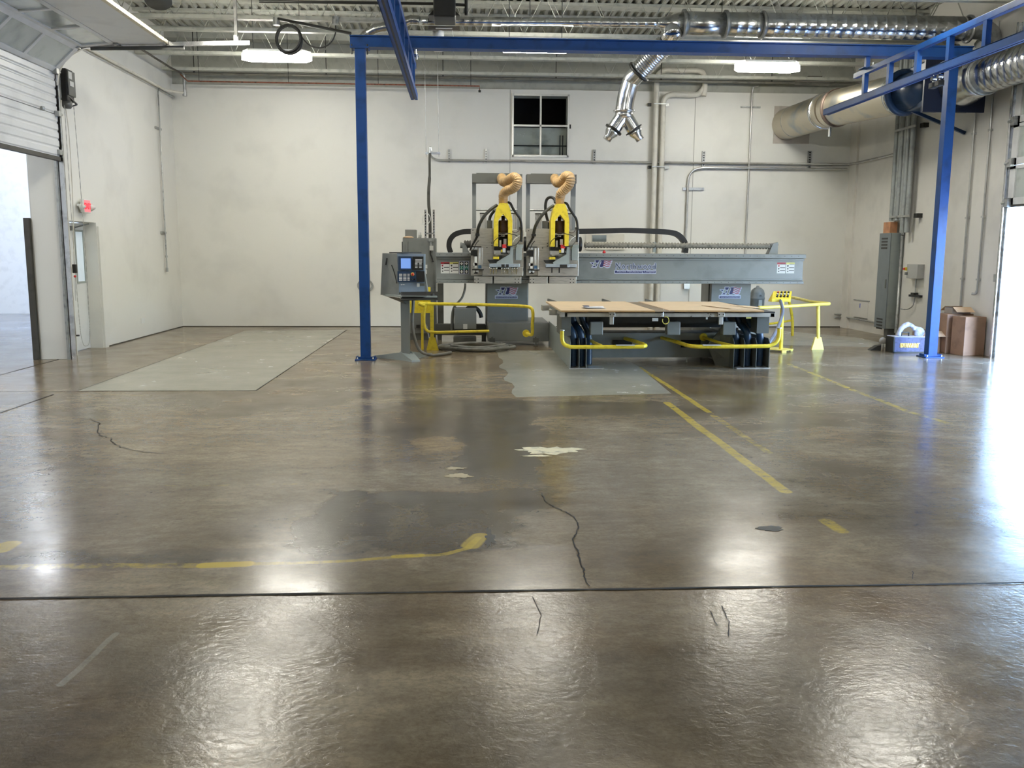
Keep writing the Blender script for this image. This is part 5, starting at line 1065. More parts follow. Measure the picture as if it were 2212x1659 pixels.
MB().tube([(xx+.10, Yw-.1, q0.z+.0), (xx+.02, Yw, q0.z-.02), (xx, Yw, q0.z-.12), (xx, Yw, 1.3)], .019, 10).build('conduit_pipe', COND, bc3)
q0, q1 = P(1601, 229, Y=YB-.04), P(1643, 233, Y=YB-.04); MB().box(q0.x, q1.x, YB-.04, YB-.002, q1.z, q0.z).build('strut_bracket', GALVD, bc3)
# cream painted pipes
cp = thing('cream_pipe', 'left of the two thick cream pipes rising up the back wall', 'pipe', (3.2, YB-.12, 0), 'cream risers on the back wall')
xq = P(1414, 350, Y=YB-.12).x; zt_ = P(1414, 152, Y=YB-.12).z
MB().tube([(xq, YB-.12, 0), (xq, YB-.12, zt_-.3)]+smooth_path([(xq, YB-.12, zt_-.3), (xq+.02, YB-.12, zt_-.1), (xq+.16, YB-.12, zt_), (xq+.5, YB-.12, zt_), (xq+.9, YB-.12, zt_), (xq+1.0, YB-.12, zt_-.12), (xq+1.02, YB-.12, zt_-.35), (xq+1.0, YB-.12, zt_-.5)], 5)[1:], .055, 16).build('pipe_run', PVC, cp)
cp2 = thing('cream_pipe', 'right of the two thick cream pipes, turning level near its top', 'pipe', (3.4, YB-.1, 0), 'cream risers on the back wall')
xq2 = P(1429.5, 350, Y=YB-.1).x; z2 = P(1450, 205, Y=YB-.1).z
MB().tube([(xq2, YB-.1, 0), (xq2, YB-.1, z2-.35)]+smooth_path([(xq2, YB-.1, z2-.35), (xq2+.01, YB-.1, z2-.12), (xq2+.14, YB-.1, z2), (xq2+.5, YB-.1, z2), (xq2+.72, YB-.1, z2+.02), (xq2+.84, YB-.1, z2+.15)], 5)[1:], .055, 16).build('pipe_run', PVC, cp2)
for py in (226, 361):
    q0 = P(1402, py, Y=YB-.05); q1 = P(1443, py, Y=YB-.05); t = thing('pipe_clamp', 'steel strap clamp over the two cream pipes, '+('upper' if py < 300 else 'lower')+' one', 'clamp', q0, 'clamps on the cream pipes')
    MB().box(q0.x-.02, q0.x+.05, YB-.05, YB, q0.z-.03, q0.z+.03).build('strut_end', BLKM, t); MB().box(q1.x-.07, q1.x+.02, YB-.05, YB, q0.z-.03, q0.z+.03).build('strut_end', GALVD, t); MB().box(xq-.06, xq2+.06, YB-.185, YB-.17, q0.z-.012, q0.z+.012).build('strap', GALVD, t)
# small boxes on the back wall
def wbox(x0, y0_, x1, y1_, d, name, m, label, cat, Y=YB, bev=.004):
    q0, q1 = P(x0, y0_, Y=Y-d), P(x1, y1_, Y=Y-d); return tag(MB().box(q0.x, q1.x, Y-d, Y-.0, q1.z, q0.z).build(name, m, bevel=bev), label, cat)
wbox(1266, 505, 1348, 540, .05, 'duct_box', PVC, 'cream box on the back wall behind the router beam', 'box')
wbox(1774, 611, 1802, 632, .03, 'hidden_box', WHT, 'unused', 'box') if False else None
hr = thing('hose_coil', 'pale cable loops hung on the back wall behind the left blue post', 'cable', P(789, 617, Y=YB-.05)); q = P(789, 617, Y=YB-.05)
for k in range(4): MB().tube([(q.x+(.13+.012*k)*math.cos(t_*PI/12), YB-.02-.012*k, q.z+(.10+.012*k)*math.sin(t_*PI/12)) for t_ in range(24)], .006, 6, closed=True).build('cable_turn', GALVD, hr)
wbox(305, 690, 311, 697, .01, 'x', WHT, 'x', 'x') if False else None
q0 = P(305, 690, X=XL+.008); q1 = P(312, 698, X=XL+.008); tag(MB().box(XL, XL+.01, q0.y, q1.y+.02, q1.z, q0.z+.02).build('outlet_plate', WHT, bevel=.002), 'small white outlet plate low on the left wall', 'outlet')

# ================================================================== RIGHT WALL EQUIPMENT
ep = thing('electrical_panel', 'tall narrow grey electrical panel on the right wall', 'electrical panel', (8.2, 17.1, 0))
X0 = XR-.21; ya, yb = P(1902, 508, X=X0).y, P(1926, 510, X=X0).y
zT = 2.0; zB_ = .17
MB().box(X0, XR, yb, ya, zB_, zT).build('panel_body', mat('panel_side_grey', (.30, .335, .32), .35, var=.03), ep, bevel=.005)
MB().box(X0-.012, XR-.0, ya, ya+.002, zB_, zT).build('panel_edge', GREYD, ep)
# ventilated face toward the room
MB().box(X0-.014, X0-.001, yb+.0, ya+.001, zB_+.0, zT).build('panel_door', mat('panel_door_grey', (.16, .185, .20), .35, var=.03), ep, bevel=.002)
for z0_ in (zT-.12, zB_+.16):
    for j in range(4): MB().box(X0-.018, X0-.012, yb+.12, ya-.10, z0_-.06*j-.0, z0_-.06*j+.032).build('vent_slot', BLKM, ep)
MB().box(X0-.025, X0-.012, yb+.06, yb+.10, .95, 1.12).build('door_latch', GREYD, ep)
MB().box(XR-.16, XR, yb+.02, ya-.3, 0, zB_).build('panel_plinth', GREYD, ep)
o = tag(MB().box(X0+.02, XR-.05, yb+.12, yb+.40, zT+.002, zT+.21).build('cardboard_box', ORNG), 'small orange-brown box standing on the tall electrical panel', 'box')
cb_ = thing('conduit_bundle', 'wide bundle of galvanised conduits down to the electrical panel', 'conduit bundle', (8.2, 16.7, 2.0))
for j in range(6): y = 16.42+j*.115; MB().tube([(XR-.13-.02*(j % 2), y, zT+(.0 if j < 2 or j > 5 else .23)), (XR-.13-.02*(j % 2), y, ZD-.06)], .048, 14).build('conduit_pipe', mat('matt_galvanised_pipe', (.33, .35, .345), .45, .4, var=.06, vscale=9), cb_)
for zz in (2.30, 3.9): MB().box(XR-.20, XR-.185, 16.22, 17.0, zz-.02, zz+.02).build('strap', GALVD, cb_); MB().box(XR-.1, XR, 16.12, 16.25, zz-.04, zz+.04).build('strut_end', BLKM, cb_)
tag(MB().tube([(XR-.04, yb-.08, .1), (XR-.04, yb-.08, 1.95)]+smooth_path([(XR-.04, yb-.08, 1.95), (XR-.05, yb-.08, 2.1), (XR-.1, yb+.0, 2.35)], 4), .03, 10).build('conduit_run', GALVD), 'dark conduit down the near side of the electrical panel', 'conduit')
SY = P(1974, 575, X=XR-.1).y-15.75
sw = thing('safety_switch', 'grey wall switch box with a red and yellow handle', 'switch box', (XR, 15.6, 1.3))
q0, q1 = P(1964, 560, X=XR-.12), P(1984, 589, X=XR-.12); z0_, z1_ = q1.z, q0.z
MB().box(XR-.13, XR, SY+15.55, SY+15.95, 1.16, 1.42).build('box_body', WHT if False else mat('pale_grey_box', (.42, .42, .40), .4, var=.03), sw, bevel=.006)
MB().box(XR-.16, XR-.13, SY+15.93, SY+15.99, 1.30, 1.36).build('yellow_plate', YEL, sw); MB().box(XR-.19, XR-.16, SY+15.95, SY+15.98, 1.315, 1.35).build('red_handle', REDB, sw)
MB().box(XR-.16, XR-.13, SY+15.9, SY+15.96, 1.22, 1.27).build('lock_tab', GREY, sw)
MB().tube([(XR-.04, SY+15.75, 1.16), (XR-.04, SY+15.75, .88)], .013, 8).build('conduit_pipe', GALVD, sw); MB().box(XR-.06, XR, SY+15.55, SY+15.95, .82, .86).box(XR-.10, XR-.02, SY+15.68, SY+15.8, .86, .90).build('strut_bracket', BLKM, sw)
MB().tube(smooth_path([(XR-.04, SY+15.75, .82), (XR-.05, SY+15.78, .66), (XR-.07, SY+15.95, .58), (XR-.1, 16.5, .58)], 5), .010, 8).build('flex_conduit', GALVD, sw)
for k, (px_top, lab) in enumerate(((2105, 'left of the two thin conduits right of the blue post'), (2140, 'right of the two thin conduits right of the blue post, ending above the boxes'))):
    yq = P(px_top, 250, X=XR-.04).y; t = thing('conduit_run', lab, 'conduit', (XR-.04, yq, 2), 'thin conduits on the right wall')
    zlow = (.55, 1.02)[k]; MB().tube([(XR-.03, yq, 5.2), (XR-.03, yq, zlow)], .017, 8).build('conduit_pipe', COND, t)
    for zz in (3.55, 2.2, 1.2)[:3-k if k == 0 else 3]: MB().box(XR-.05, XR, yq-.035, yq+.035, zz-.015, zz+.015).build('conduit_clip', COND, t)
    if k: MB().tube(smooth_path([(XR-.03, yq, zlow), (XR-.05, yq+.02, zlow-.05), (XR-.09, yq+.05, zlow-.05)], 4), .022, 8).build('conduit_elbow', COND, t)
q0, q1 = P(1847, 643, X=XR-.01), P(1873, 689, X=XR-.01)
t = thing('access_hatch', 'small cream wall hatch with a blue tape mark, left of the panel', 'hatch', (XR, 18, .3)); MB().box(XR-.012, XR, q1.y, q0.y, .28, .62).build('hatch_plate', WALLR, t, bevel=.002)
MB().box(XR-.02, XR, q1.y-.05, q0.y+.05, .625, .645).box(XR-.02, XR, q1.y, q0.y, .26, .275).build('hatch_ledge', GALVD, t); MB().box(XR-.014, XR-.011, q1.y+.35, q1.y+.38, .48, .57).build('blue_tape', mat('blue_tape', (.05, .10, .55), .5, var=0), t)
t = thing('corner_strut', 'short pair of wall struts with a grey box in the back right corner', 'bracket', (8, YB-.06, .3))
a_, b_ = P(1804, 678, Y=YB-.04), P(1836, 690, Y=YB-.04); MB().box(a_.x, b_.x, YB-.05, YB, a_.z-.02, a_.z+.0).box(a_.x, b_.x-.0, YB-.05, YB, b_.z+.03, b_.z+.05).build('strut', GALVD, t); MB().box(b_.x-.12, b_.x, YB-.07, YB-.05, b_.z-.03, a_.z).build('corner_box', GALVD, t)
MB().tube([(XR-.04, YB-.3, .24), (XR-.04, 17.2, .22)], .016, 8).build('low_conduit', GALVD, t)
# dust-collector name panel up high: pale unit with dark lettering strip
t = thing('air_unit', 'pale wall box with a dark strip near the top of the back wall', 'box', P(1765, 170, Y=19.)); mb = MB(); pbox(mb, 1727, 168, 1802, 179, 18.98, .28); mb.build('unit_body', PVC, t, bevel=.004); mb = MB(); pbox(mb, 1747, 164, 1776, 168, 18.9, .2); mb.build('unit_cap', DARKP, t); mb = MB(); pbox(mb, 1732, 170.5, 1753, 172, 18.975, .006); mb.build('dark_strip', BLKM, t)
# boxes in the corner by the door
def carton(name, x0, x1, y0_, y1_, h, label, rot=0., open_=False, m=CARD):
    c_ = Vector(((x0+x1)/2, (y0_+y1_)/2, 0)); w, d_ = (x1-x0)/2, (y1_-y0_)/2; t = thing(name, label, 'box', c_, 'cardboard boxes by the big door'); R = Matrix.Rotation(rot, 3, 'Z')
    if not open_:
        MB().obox(c_+Vector((0, 0, h/2)), (2*w, 2*d_, h), R).build('box_body', m, t, bevel=.006)
        MB().obox(c_+Vector((0, 0, h+.001)), (2*w, .05, .002), R).build('tape_strip', mat('packing_tape', (.45, .33, .22), .25, var=0), t)
    else:
        k = MB()
        for sx, sy, a, b in ((0, -1, w, .004), (0, 1, w, .004), (-1, 0, .004, d_), (1, 0, .004, d_)): k.obox(c_+R @ Vector((sx*w, sy*d_, h/2)), (2*a, 2*b, h), R)
        k.obox(c_+Vector((0, 0, .01)), (2*w, 2*d_, .01), R).build('box_body', m, t)
        for sy in (-1, 1): MB().obox(c_+R @ Vector((0, sy*(d_+.07), h-.02)), (2*w, .16, .004), R @ Matrix.Rotation(sy*-.5, 3, 'X')).build('box_flap', CARDI, t)
    return t
carton('cardboard_box', 7.93, 8.30, 13.78, 14.1, .62, 'largest brown cardboard box, tall, beside the big door', .12)
carton('cardboard_box', 7.86, 8.30, 14.14, 14.5, .64, 'brown cardboard box half hidden behind the tallest one')
carton('cardboard_box', 7.68, 7.98, 14.28, 14.62, .33, 'low open cardboard box left of the tallest one', 0., True)
carton('cardboard_box', 7.53, 7.67, 14.3, 14.6, .32, 'slim brown cardboard box right of the blue post')
t = carton('cardboard_tray', 7.96, 8.26, 14.18, 14.42, .09, 'shallow open tray resting on the brown boxes', 0., True, mat('grey_carton', (.33, .29, .26), .7, var=.05)); 
def shift(o, dz): o.location.z += dz
shift(t, .645)
tag(MB().lathe([(.001, .12), (.06, .11), (.10, .06), (.11, 0)], (7.84, 14.42, .24), (.2, -.3, 1), 14).build('black_bag', BLK), 'crumpled black bag stuffed in the low open box', 'bag')
tb_ = thing('tool_box', 'navy plastic tool box with a yellow name plate beside the blue post', 'tool box', (7.3, 14.35, 0))
q0 = P(1932, 727, Y=14.2); q1 = P(1991, 762, Y=14.2)
bx0_, bx1_ = q0.x, q1.x+.05; bh = q0.z
MB().box(bx0_, bx1_, 14.2, 14.45, .012, bh-.01).build('box_body', TOOLN, tb_, bevel=.008); MB().box(bx0_-.012, bx0_+.012, 14.19, 14.46, .0, bh-.01).box(bx0_-.01, bx1_+.01, 14.19, 14.46, .0, .02).build('dark_edge', BLK, tb_)
MB().box(bx0_, bx1_, 14.19, 14.46, bh-.012, bh).build('box_lid', LAV, tb_, bevel=.003)
MB().box(q0.x+.17, q0.x+.30, 14.3, 14.33, bh+.05, bh+.07).box(q0.x+.165, q0.x+.18, 14.3, 14.33, bh, bh+.06).box(q0.x+.29, q0.x+.305, 14.3, 14.33, bh, bh+.06).build('carry_handle', BLK, tb_, bevel=.004)
decal(tb_, 'name_plate', [(DWY, [(0, 0), (42.5, 1), (42, 11), (0, 9.5)])], 14.2, 1944, 741, 1.)
c = P(1965, 746.3, Y=14.2); text('D WALT', 'name_plate_shadow', .105, (c.x+.004, 14.193, c.z-.003), DWS, tb_, sx=.82, bold=.003); text('D WALT', 'name_plate_letters', .105, (c.x, 14.191, c.z), DWL, tb_, sx=.82, bold=.002)
c = P(1954.3, 747, Y=14.2); text('E', 'name_plate_shadow', .08, (c.x+.003, 14.193, c.z-.003), DWS, tb_, sx=.8, bold=.003); text('E', 'name_plate_letters', .08, (c.x, 14.191, c.z), DWL, tb_, sx=.8, bold=.001)
fc = thing('power_saw', 'pale lilac-grey power saw piled on the navy tool box', 'tool', (7.25, 14.5, bh)); pth = [P(x, y, Y=14.34) for x, y in [(1941, 725), (1944, 714), (1952, 705), (1962, 701), (1971, 705), (1976, 712)]]
MB().tube(smooth_path(pth, 5), [.04]*10+[.043]*6+[.034]*10, 12).build('curved_guard', LAV, fc); q = P(1984, 722, Y=14.34); MB().lathe([(.001, -.03), (.08, -.02), (.085, .02), (.001, .05)], (q.x, 14.32, bh+.06), (0, 1, 0), 18).build('round_wheel', LAV, fc)
MB().tube([P(1971, 706, Y=14.34), P(1990, 713, Y=14.34)], .03, 10).build('grip', mat('lilac_plastic', (.45, .40, .62), .5, var=.05), fc)
q = P(1929, 727, Y=14.4); tag(MB().lathe([(.001, -.02), (.055, -.015), (.06, 0), (.055, .015), (.001, .02)], (bx0_-.045, 14.5, .17), (.3, 1, .1), 18).lathe([(.02, 0), (.02, .12)], (bx0_-.045, 14.5, 0), (0, 0, 1), 8).build('tape_roll', mat('grey_roll', (.42, .41, .37), .6, var=.05)), 'grey round roll beside the left end of the tool box', 'roll')
tag(MB().prism([(bx0_-.2, 14.6, 0), (bx0_-.02, 14.5, 0), (bx0_-.02, 14.5, .10), (bx0_-.1, 14.55, .08)], (0, .12, 0)).build('black_case', BLK), 'low black case on the floor left of the tool box', 'case')

# ================================================================== RIGHT OVERHEAD DOOR
rd = thing('overhead_door', 'white glazed overhead door raised above the bright right opening', 'overhead door', (XR-.1, 11, 2.35))
Xd = XR-.13; y0_, y1_ = 7.2, 13.36; zbot = 2.34
sec = [(2.345, 2.92), (2.93, 3.53), (3.54, 4.14), (4.15, 4.75)]
for a_, b_ in sec:
    f = MB().box(Xd, Xd+.05, y0_, y1_, a_, a_+.10).box(Xd, Xd+.05, y0_, y1_, b_-.05, b_); y = y0_
    f.box(Xd, Xd+.05, y1_-.14, y1_, a_, b_)
    for k in range(1, 7): yy = y1_-.14-k*.98; f.box(Xd, Xd+.05, yy-.05, yy, a_, b_)
    s_ = f.build('door_section', DOORP, rd)
    for k in range(6): yy = y1_-.14-k*.98; MB().box(Xd+.02, Xd+.028, yy-.93, yy, a_+.1, b_-.05).build('door_pane', GLASS, s_)
    MB().cyl((Xd-.05, y1_-.04, a_+.03), (Xd-.05, y1_+.05, a_+.03), .022, 10).box(Xd-.06, Xd, y1_-.10, y1_-.0, a_-.03, a_+.09).build('roller_bracket', GALVD, rd)
MB().box(Xd, Xd+.05, y0_, y1_, zbot-.03, zbot+.005).build('bottom_seal', RUB, rd)
tk = thing('door_track', 'galvanised steel track beside the big right doorway', 'door track', (XR-.1, 13.42, 0))
MB().box(XR-.10, XR-.09, 13.38, 13.44, 0, 5.0).box(XR-.16, XR-.09, 13.435, 13.445, 0, 5.0).box(XR-.16, XR-.15, 13.40, 13.44, 0, 5.0).build('track_channel', GALVB, tk)
MB().box(XR-.09, XR-.0, 13.42, 13.47, 0, 5.0).build('mounting_angle', GALVD, tk)
MB().box(XR-.09, XR-.02, 13.5, 13.62, 1.18, 1.30).build('lock_box', GALVD, tk); MB().box(XR-.06, XR, 13.52, 13.57, 2.55, 2.62).build('sensor_box', WHT, tk); MB().box(XR-.09, XR-.03, 13.5, 13.54, .3, .38).build('photo_eye', WHT, tk)
# ================================================================== LEFT OVERHEAD DOOR
ld = thing('overhead_door', 'white overhead door at the left, half raised with its top folding back', 'overhead door', (XL+.1, 11.4, 2.9))
Xp = XL+.20; y0_, y1_ = 9.0, P(128, 335, X=XL+.2).y; z0_ = 2.9
def rib_section(z0, z1, nm):
    pr = [(Xp, z0)]; n_ = 5; h_ = (z1-z0)/n_
    for i in range(n_): pr += [(Xp, z0+i*h_+.012), (Xp+.012, z0+i*h_+.03), (Xp+.012, z0+(i+1)*h_-.018), (Xp, z0+(i+1)*h_)]
    pr += [(Xp-.045, z1), (Xp-.045, z0)]
    return MB().prism([(x, y0_, z) for x, z in pr], (0, y1_-y0_, 0)).build(nm, DOORP, ld)
rib_section(2.91, 3.49, 'door_section'); rib_section(3.50, 4.08, 'door_section')
MB().box(Xp-.05, Xp+.02, y0_, y1_, 2.855, 2.91).build('bottom_seal', RUB, ld)
def flat_section(a, b, nm, glazed=True):
    """a, b = (x, z) of the lower and upper edges of a section"""
    a = Vector((a[0], 0, a[1])); b = Vector((b[0], 0, b[1])); d = (b-a); L_ = d.length; d.normalize(); n_ = Vector((0, 1, 0)).cross(d).normalized()*.04
    def slab(mb, s0, s1, ya_, yb_, off=0., th=1.):
        p = [a+d*s0+n_*off, a+d*s1+n_*off, a+d*s1+n_*(off+th), a+d*s0+n_*(off+th)]; return mb.prism([(q.x, ya_, q.z) for q in p], (0, yb_-ya_, 0))
    mb = MB()
    if glazed:
        slab(mb, 0, .07, y0_, y1_); slab(mb, L_-.07, L_, y0_, y1_); slab(mb, .07, L_-.07, y1_-.10, y1_); k = 1
        while y1_-.1-k*.86 > y0_: slab(mb, .07, L_-.07, y1_-.10-k*.86-.07, y1_-.10-k*.86); k += 1
    else: slab(mb, 0, L_, y0_, y1_)
    s_ = mb.build(nm, DOORP, ld)
    if glazed:
        for k in range(5):
            ya_ = max(y0_, y1_-.10-(k+1)*.86); yb_ = y1_-.10-k*.86-(.07 if k else 0)
            if yb_ > ya_: mb = MB(); slab(mb, .07, L_-.07, ya_, yb_, .4, .15); mb.build('door_pane', GLASS, s_)
            mb = MB(); slab(mb, .066, L_-.066, yb_-.002, yb_+.012, -.1, .12); slab(mb, .06, .075, ya_, yb_, -.1, .12); mb.build('pane_gasket', RUB, s_)
    for yy in (y1_-.9*.8, y1_-2.4):
        q = a-n_*.8; MB().obox((q.x+.0, yy, q.z), (.05, .09, .06), Matrix.Identity(3)).build('hinge', GALVD, ld)
flat_section((Xp+.0, 4.10), (Xp+.36, 4.44), 'door_section')
flat_section((Xp+.37, 4.45), (Xp+.88, 4.50), 'door_section')
flat_section((Xp+.89, 4.505), (Xp+1.54, 4.52), 'door_section', False)
MB().box(Xp+1.54, Xp+1.60, y0_, y1_, 4.48, 4.53).build('top_rail', mat('cream_top_rail', (.60, .54, .38), .4, var=.1), ld)
MB().cyl((Xp+.04, y1_-.55, 3.50), (Xp+.06, y1_-.52, 3.50), .03, 10).build('bolt_head', GALVD, ld)
for q in ((Xp+.02, 2.97), (Xp+.04, 3.5), (Xp+.05, 4.08), (Xp+.37, 4.42), (Xp+.9, 4.48), (Xp+1.54, 4.50)): MB().cyl((q[0], y1_-.05, q[1]), (q[0], y1_+.07, q[1]), .02, 10).box(q[0]-.03, q[0]+.03, y1_-.09, y1_-.01, q[1]-.035, q[1]+.035).build('roller_bracket', GALVD, ld)
lt_ = thing('door_track', 'steel track of the left overhead door, running out level overhead', 'door track', (XL+.1, 13.64, 0))
MB().box(Xp-.05, Xp+.045, y1_+.045, y1_+.055, 0, 3.9).box(Xp+.035, Xp+.045, y1_+.02, y1_+.05, 0, 3.9).box(Xp-.05, Xp-.04, y1_+.02, y1_+.05, 0, 3.9).build('vertical_channel', GALVB, lt_)
MB().box(Xp-.08, Xp-.05, y1_+.0, y1_+.14, 0, 4.2).build('mounting_angle', GALVD, lt_)
cv = smooth_path([(Xp, y1_+.04, 3.9), (Xp+.04, y1_+.04, 4.1), (Xp+.18, y1_+.04, 4.30), (Xp+.42, y1_+.04, 4.43), (Xp+.7, y1_+.04, 4.46)], 4)
MB().band(cv+[Vector((Xp+2.73, y1_+.04, 4.52))], .05, .055).build('horizontal_channel', GALVB, lt_)
MB().band([(Xp+.5, y1_+.07, 4.43), (Xp+1.8, y1_+.07, 4.46)], .02, .08).build('stiffener_angle', GREYD, lt_)
MB().box(Xp+2.52, Xp+2.56, y1_+.02, y1_+.06, 4.5, ZD-.05).box(Xp+2.56, Xp+2.57, y1_-.02, y1_+.02, 4.6, ZD-.05).build('hanger_strut', mat('dark_punched_strut', (.16, .16, .15), .5, .4, var=.15), lt_)
MB().box(Xp+2.51, Xp+2.57, y1_+.01, y1_+.07, 4.53, 4.62).build('hanger_joint', WHT, lt_)
op = thing('door_operator', 'black motor unit mounted beside the left overhead door', 'door operator', (XL+.2, 13.95, 3.7))
a_ = (XL+.08, 13.85); MB().box(XL+.08, XL+.18, 13.86, 14.10, 3.76, 4.22).build('motor_housing', BLK, op, bevel=.015); MB().box(XL+.175, XL+.20, 13.875, 14.12, 3.84, 4.20).build('side_cover', GREYD, op, bevel=.01); MB().box(XL+.198, XL+.204, 13.92, 14.05, 3.98, 4.05).build('white_sticker', LBLW, op)
MB().box(XL+.198, XL+.203, 13.89, 14.0, 4.08, 4.18).build('rating_sticker', LBLW, op); MB().lathe([(.05, 0), (.07, .03), (.07, .10), (.04, .12)], (XL+.13, 13.95, 3.66), (0, 0, 1), 14).build('chain_wheel', GREYD, op); MB().bar((XL+.17, 13.9, 3.84), (XL+.21, 14.1, 3.74), .02, .02).bar((XL+.21, 14.1, 3.74), (XL+.12, 14.0, 3.68), .02, .02).build('chain_guide', BLKM, op)
MB().box(XL, XL+.10, 13.86, 14.06, 3.8, 4.2).build('wall_bracket', GALVD, op)
hc = thing('hand_chain', 'long hand chain loop hanging from the black door motor', 'chain', (XL+.2, 13.95, .1))
lp = [(XL+.12, 13.88, 3.70), (XL+.12, 13.87, 2.), (XL+.13, 13.88, .6), (XL+.14, 13.92, .22), (XL+.16, 14.0, .14), (XL+.18, 14.08, .22), (XL+.19, 14.1, .6), (XL+.185, 14.12, 2.), (XL+.17, 14.08, 3.70)]
pp_ = smooth_path(lp, 40); MB().tube(pp_, [.006 if i % 3 else .003 for i in range(len(pp_))], 6).build('chain_links', mat('dull_chain', (.42, .42, .40), .5, .3, var=.1), hc)
cs = thing('door_control', 'small black push-button control by the exit door, red knob below', 'control box', (XL+.2, 13.75, 1.3))
q0, q1 = P(155, 571, Y=13.72), P(164, 590, Y=13.72); MB().box(q0.x, q1.x, 13.72, 13.78, q1.z, q0.z).build('control_body', BLK, cs, bevel=.006); c = P(162, 597, Y=13.74); MB().lathe([(.001, -.02), (.018, -.01), (.018, .01), (.001, .02)], c, (0, 0, 1), 10).build('red_knob', REDB, cs)
MB().tube(smooth_path([P(162, 598, Y=13.74), P(163, 630, Y=13.74), P(164, 650, Y=13.74)], 4), .004, 6).build('pull_cord', GALVD, cs); MB().tube(smooth_path([P(160, 571, Y=13.75), P(158, 450, Y=13.75), P(150, 300, Y=13.78), P(142, 235, Y=13.8)], 5), .007, 6).build('control_wire', PVC, cs)
t = thing('foot_latch', 'black slide latch near the foot of the left door track', 'latch', (XL+.2, 13.66, .3)); q = P(160, 725, Y=13.66); MB().box(q.x, q.x+.075, 13.64, 13.68, q.z-.01, q.z+.012).box(q.x+.01, q.x+.02, 13.64, 13.66, q.z-.07, q.z).build('latch_bar', BLK, t, bevel=.004)
es = thing('exit_sign', 'lit red EXIT sign with two lamp heads above the recessed door', 'exit sign', P(184, 446, X=XL+.1))
q = P(183, 446, X=XL+.06); yq, zq = q.y, q.z
MB().box(XL+.04, XL+.10, yq-.12, yq+.12, zq-.10, zq+.11).build('sign_housing', WHT, es, bevel=.006); MB().box(XL+.10, XL+.104, yq-.108, yq+.108, zq-.085, zq+.095).build('sign_face', EXITM, es)
text('EXIT', 'sign_letters', .125, (XL+.107, yq, zq), EXITL, es, rot=(PI/2, 0, PI/2), bold=.003)
for s_ in (-1, 1): MB().lathe([(.03, 0), (.05, .05), (.052, .07)], (XL+.07, yq+s_*.19, zq+.02), (.6, 0, -.8), 14).box(XL+.03, XL+.07, min(yq+s_*.12, yq+s_*.21), max(yq+s_*.12, yq+s_*.21), zq-.0, zq+.03).build('lamp_head', WHT, es)
MB().box(XL, XL+.04, yq-.05, yq+.05, zq-.04, zq+.04).build('back_plate', WHT, es)

# ================================================================== CEILING LIGHTS
def light_fixture(x, y, z, label, lens=LAMP, group='linear high-bay lights'):
    t = thing('ceiling_light', label, 'ceiling light', (x, y, z), group)
    hx, hy = .60, .17
    pts = [(-hx, 0), (-hx+.13, -hy), (hx-.13, -hy), (hx, 0), (hx-.13, hy), (-hx+.13, hy)]
    MB().prism([(x+a, y+b, z) for a, b in pts], (0, 0, .105)).build('lens', lens, t)
    MB().prism([(x+a*.97, y+b*.97, z+.106) for a, b in pts], (0, 0, .05)).build('housing', WHT, t)
    MB().cyl((x-.4, y, z+.13), (x-.4, y, ZD), .006, 6).cyl((x+.4, y, z+.13), (x+.4, y, ZD), .006, 6).build('hanger_rod', GREYD, t)
    return t
light_fixture(-3.21, 16.30, 4.86, 'lit linear high-bay light near the back wall, over the left half')
light_fixture(5.48, 16.50, 4.86, 'lit linear high-bay light near the back wall, right of the silver drop duct')
light_fixture(1.10, 14.12, P(1150, 105, Y=14.12).z-.03, 'lit linear high-bay light hidden behind the blue cross beam')
light_fixture(-3.25, 11.9, 4.9, 'lit linear high-bay light above the frame, its glare on the near left floor')
light_fixture(5.70, 11.05, 4.9, 'lit linear high-bay light above the frame, its glare on the near right floor')
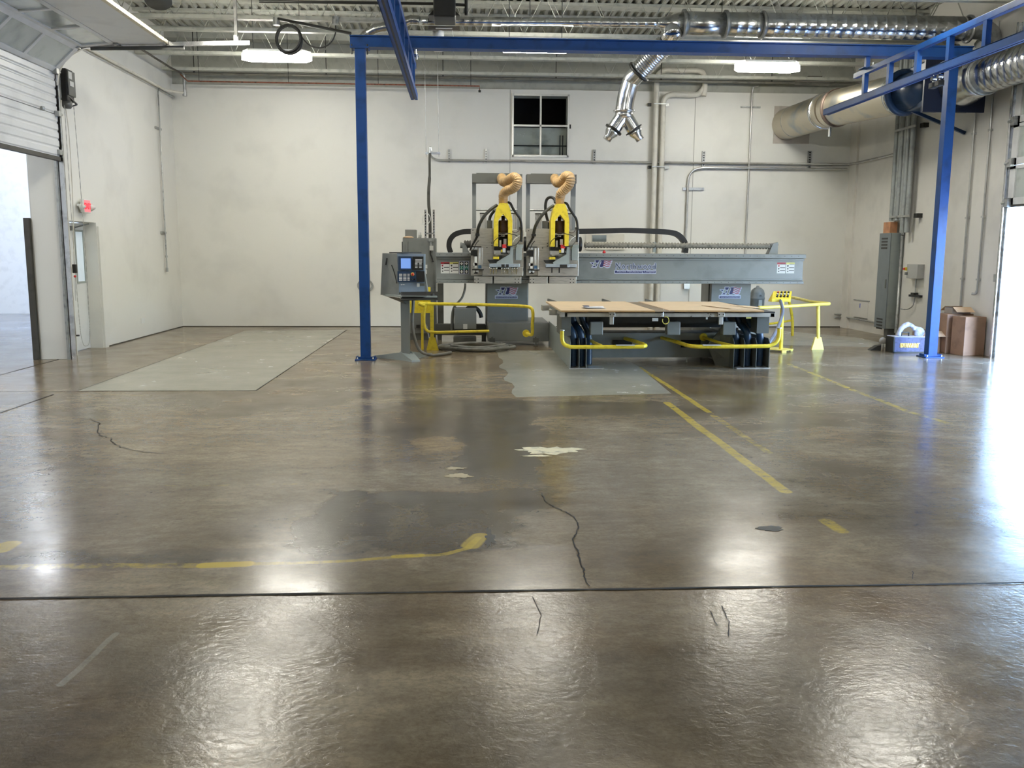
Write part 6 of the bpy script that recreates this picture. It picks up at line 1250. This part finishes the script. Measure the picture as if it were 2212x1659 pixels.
for i, (x, y) in enumerate([(1.2, 8.6), (-3.3, 6.6), (5.7, 5.6), (1.2, 3.0), (-3.3, .5), (5.7, -.5)]):
    light_fixture(x, y, 4.9, 'linear high-bay light overhead, out of the picture', LAMP3)
for x, y in ((-9.5, 11), (-9.4, 20.6), (-13.5, 19.5), (-9.5, 7), (-15, 13)):
    light_fixture(x, y, 5.2, 'bright linear light in the room beyond the left door', LAMP2, 'lights in the next room')

# ================================================================== LIGHT
wd = bpy.data.worlds.new('world'); SC.world = wd; wd.use_nodes = True
nt = wd.node_tree; bg = nt.nodes['Background']
sky = nt.nodes.new('ShaderNodeTexSky'); sky.sky_type = 'NISHITA'; sky.sun_disc = False; sky.sun_elevation = math.radians(48); sky.sun_rotation = math.radians(200); sky.air_density = 1.2; sky.dust_density = 1.0
tint = nt.nodes.new('ShaderNodeMix'); tint.data_type = 'RGBA'; tint.blend_type = 'MULTIPLY'; tint.inputs[0].default_value = 1; tint.inputs[7].default_value = (.74, .87, 1.1, 1)
nt.links.new(sky.outputs[0], tint.inputs[6]); nt.links.new(tint.outputs[2], bg.inputs[0]); bg.inputs[1].default_value = 6.0
sl = bpy.data.lights.new('sun', 'SUN'); so = bpy.data.objects.new('sun', sl); COL.objects.link(so); sl.energy = 22; sl.angle = .01; sl.color = (1, .96, .9)
so.rotation_euler = Vector((-.55, -.1, -1)).to_track_quat('-Z', 'Y').to_euler()
so.rotation_euler = Vector((.45, .35, -1)).to_track_quat('-Z', 'Y').to_euler()
SC.view_settings.view_transform = 'Standard'; SC.view_settings.look = 'None'; SC.view_settings.gamma = 1; SC.view_settings.use_curve_mapping = False
SC.view_settings.exposure = -0.36
SC.cycles.max_bounces = 6; SC.cycles.diffuse_bounces = 4; SC.cycles.glossy_bounces = 3; SC.cycles.transmission_bounces = 4; SC.cycles.use_adaptive_sampling = True; SC.cycles.adaptive_threshold = .04
SC.cycles.sample_clamp_indirect = 8; SC.cycles.use_denoising = True; SC.cycles.caustics_reflective = False
SC.cycles.use_fast_gi = False
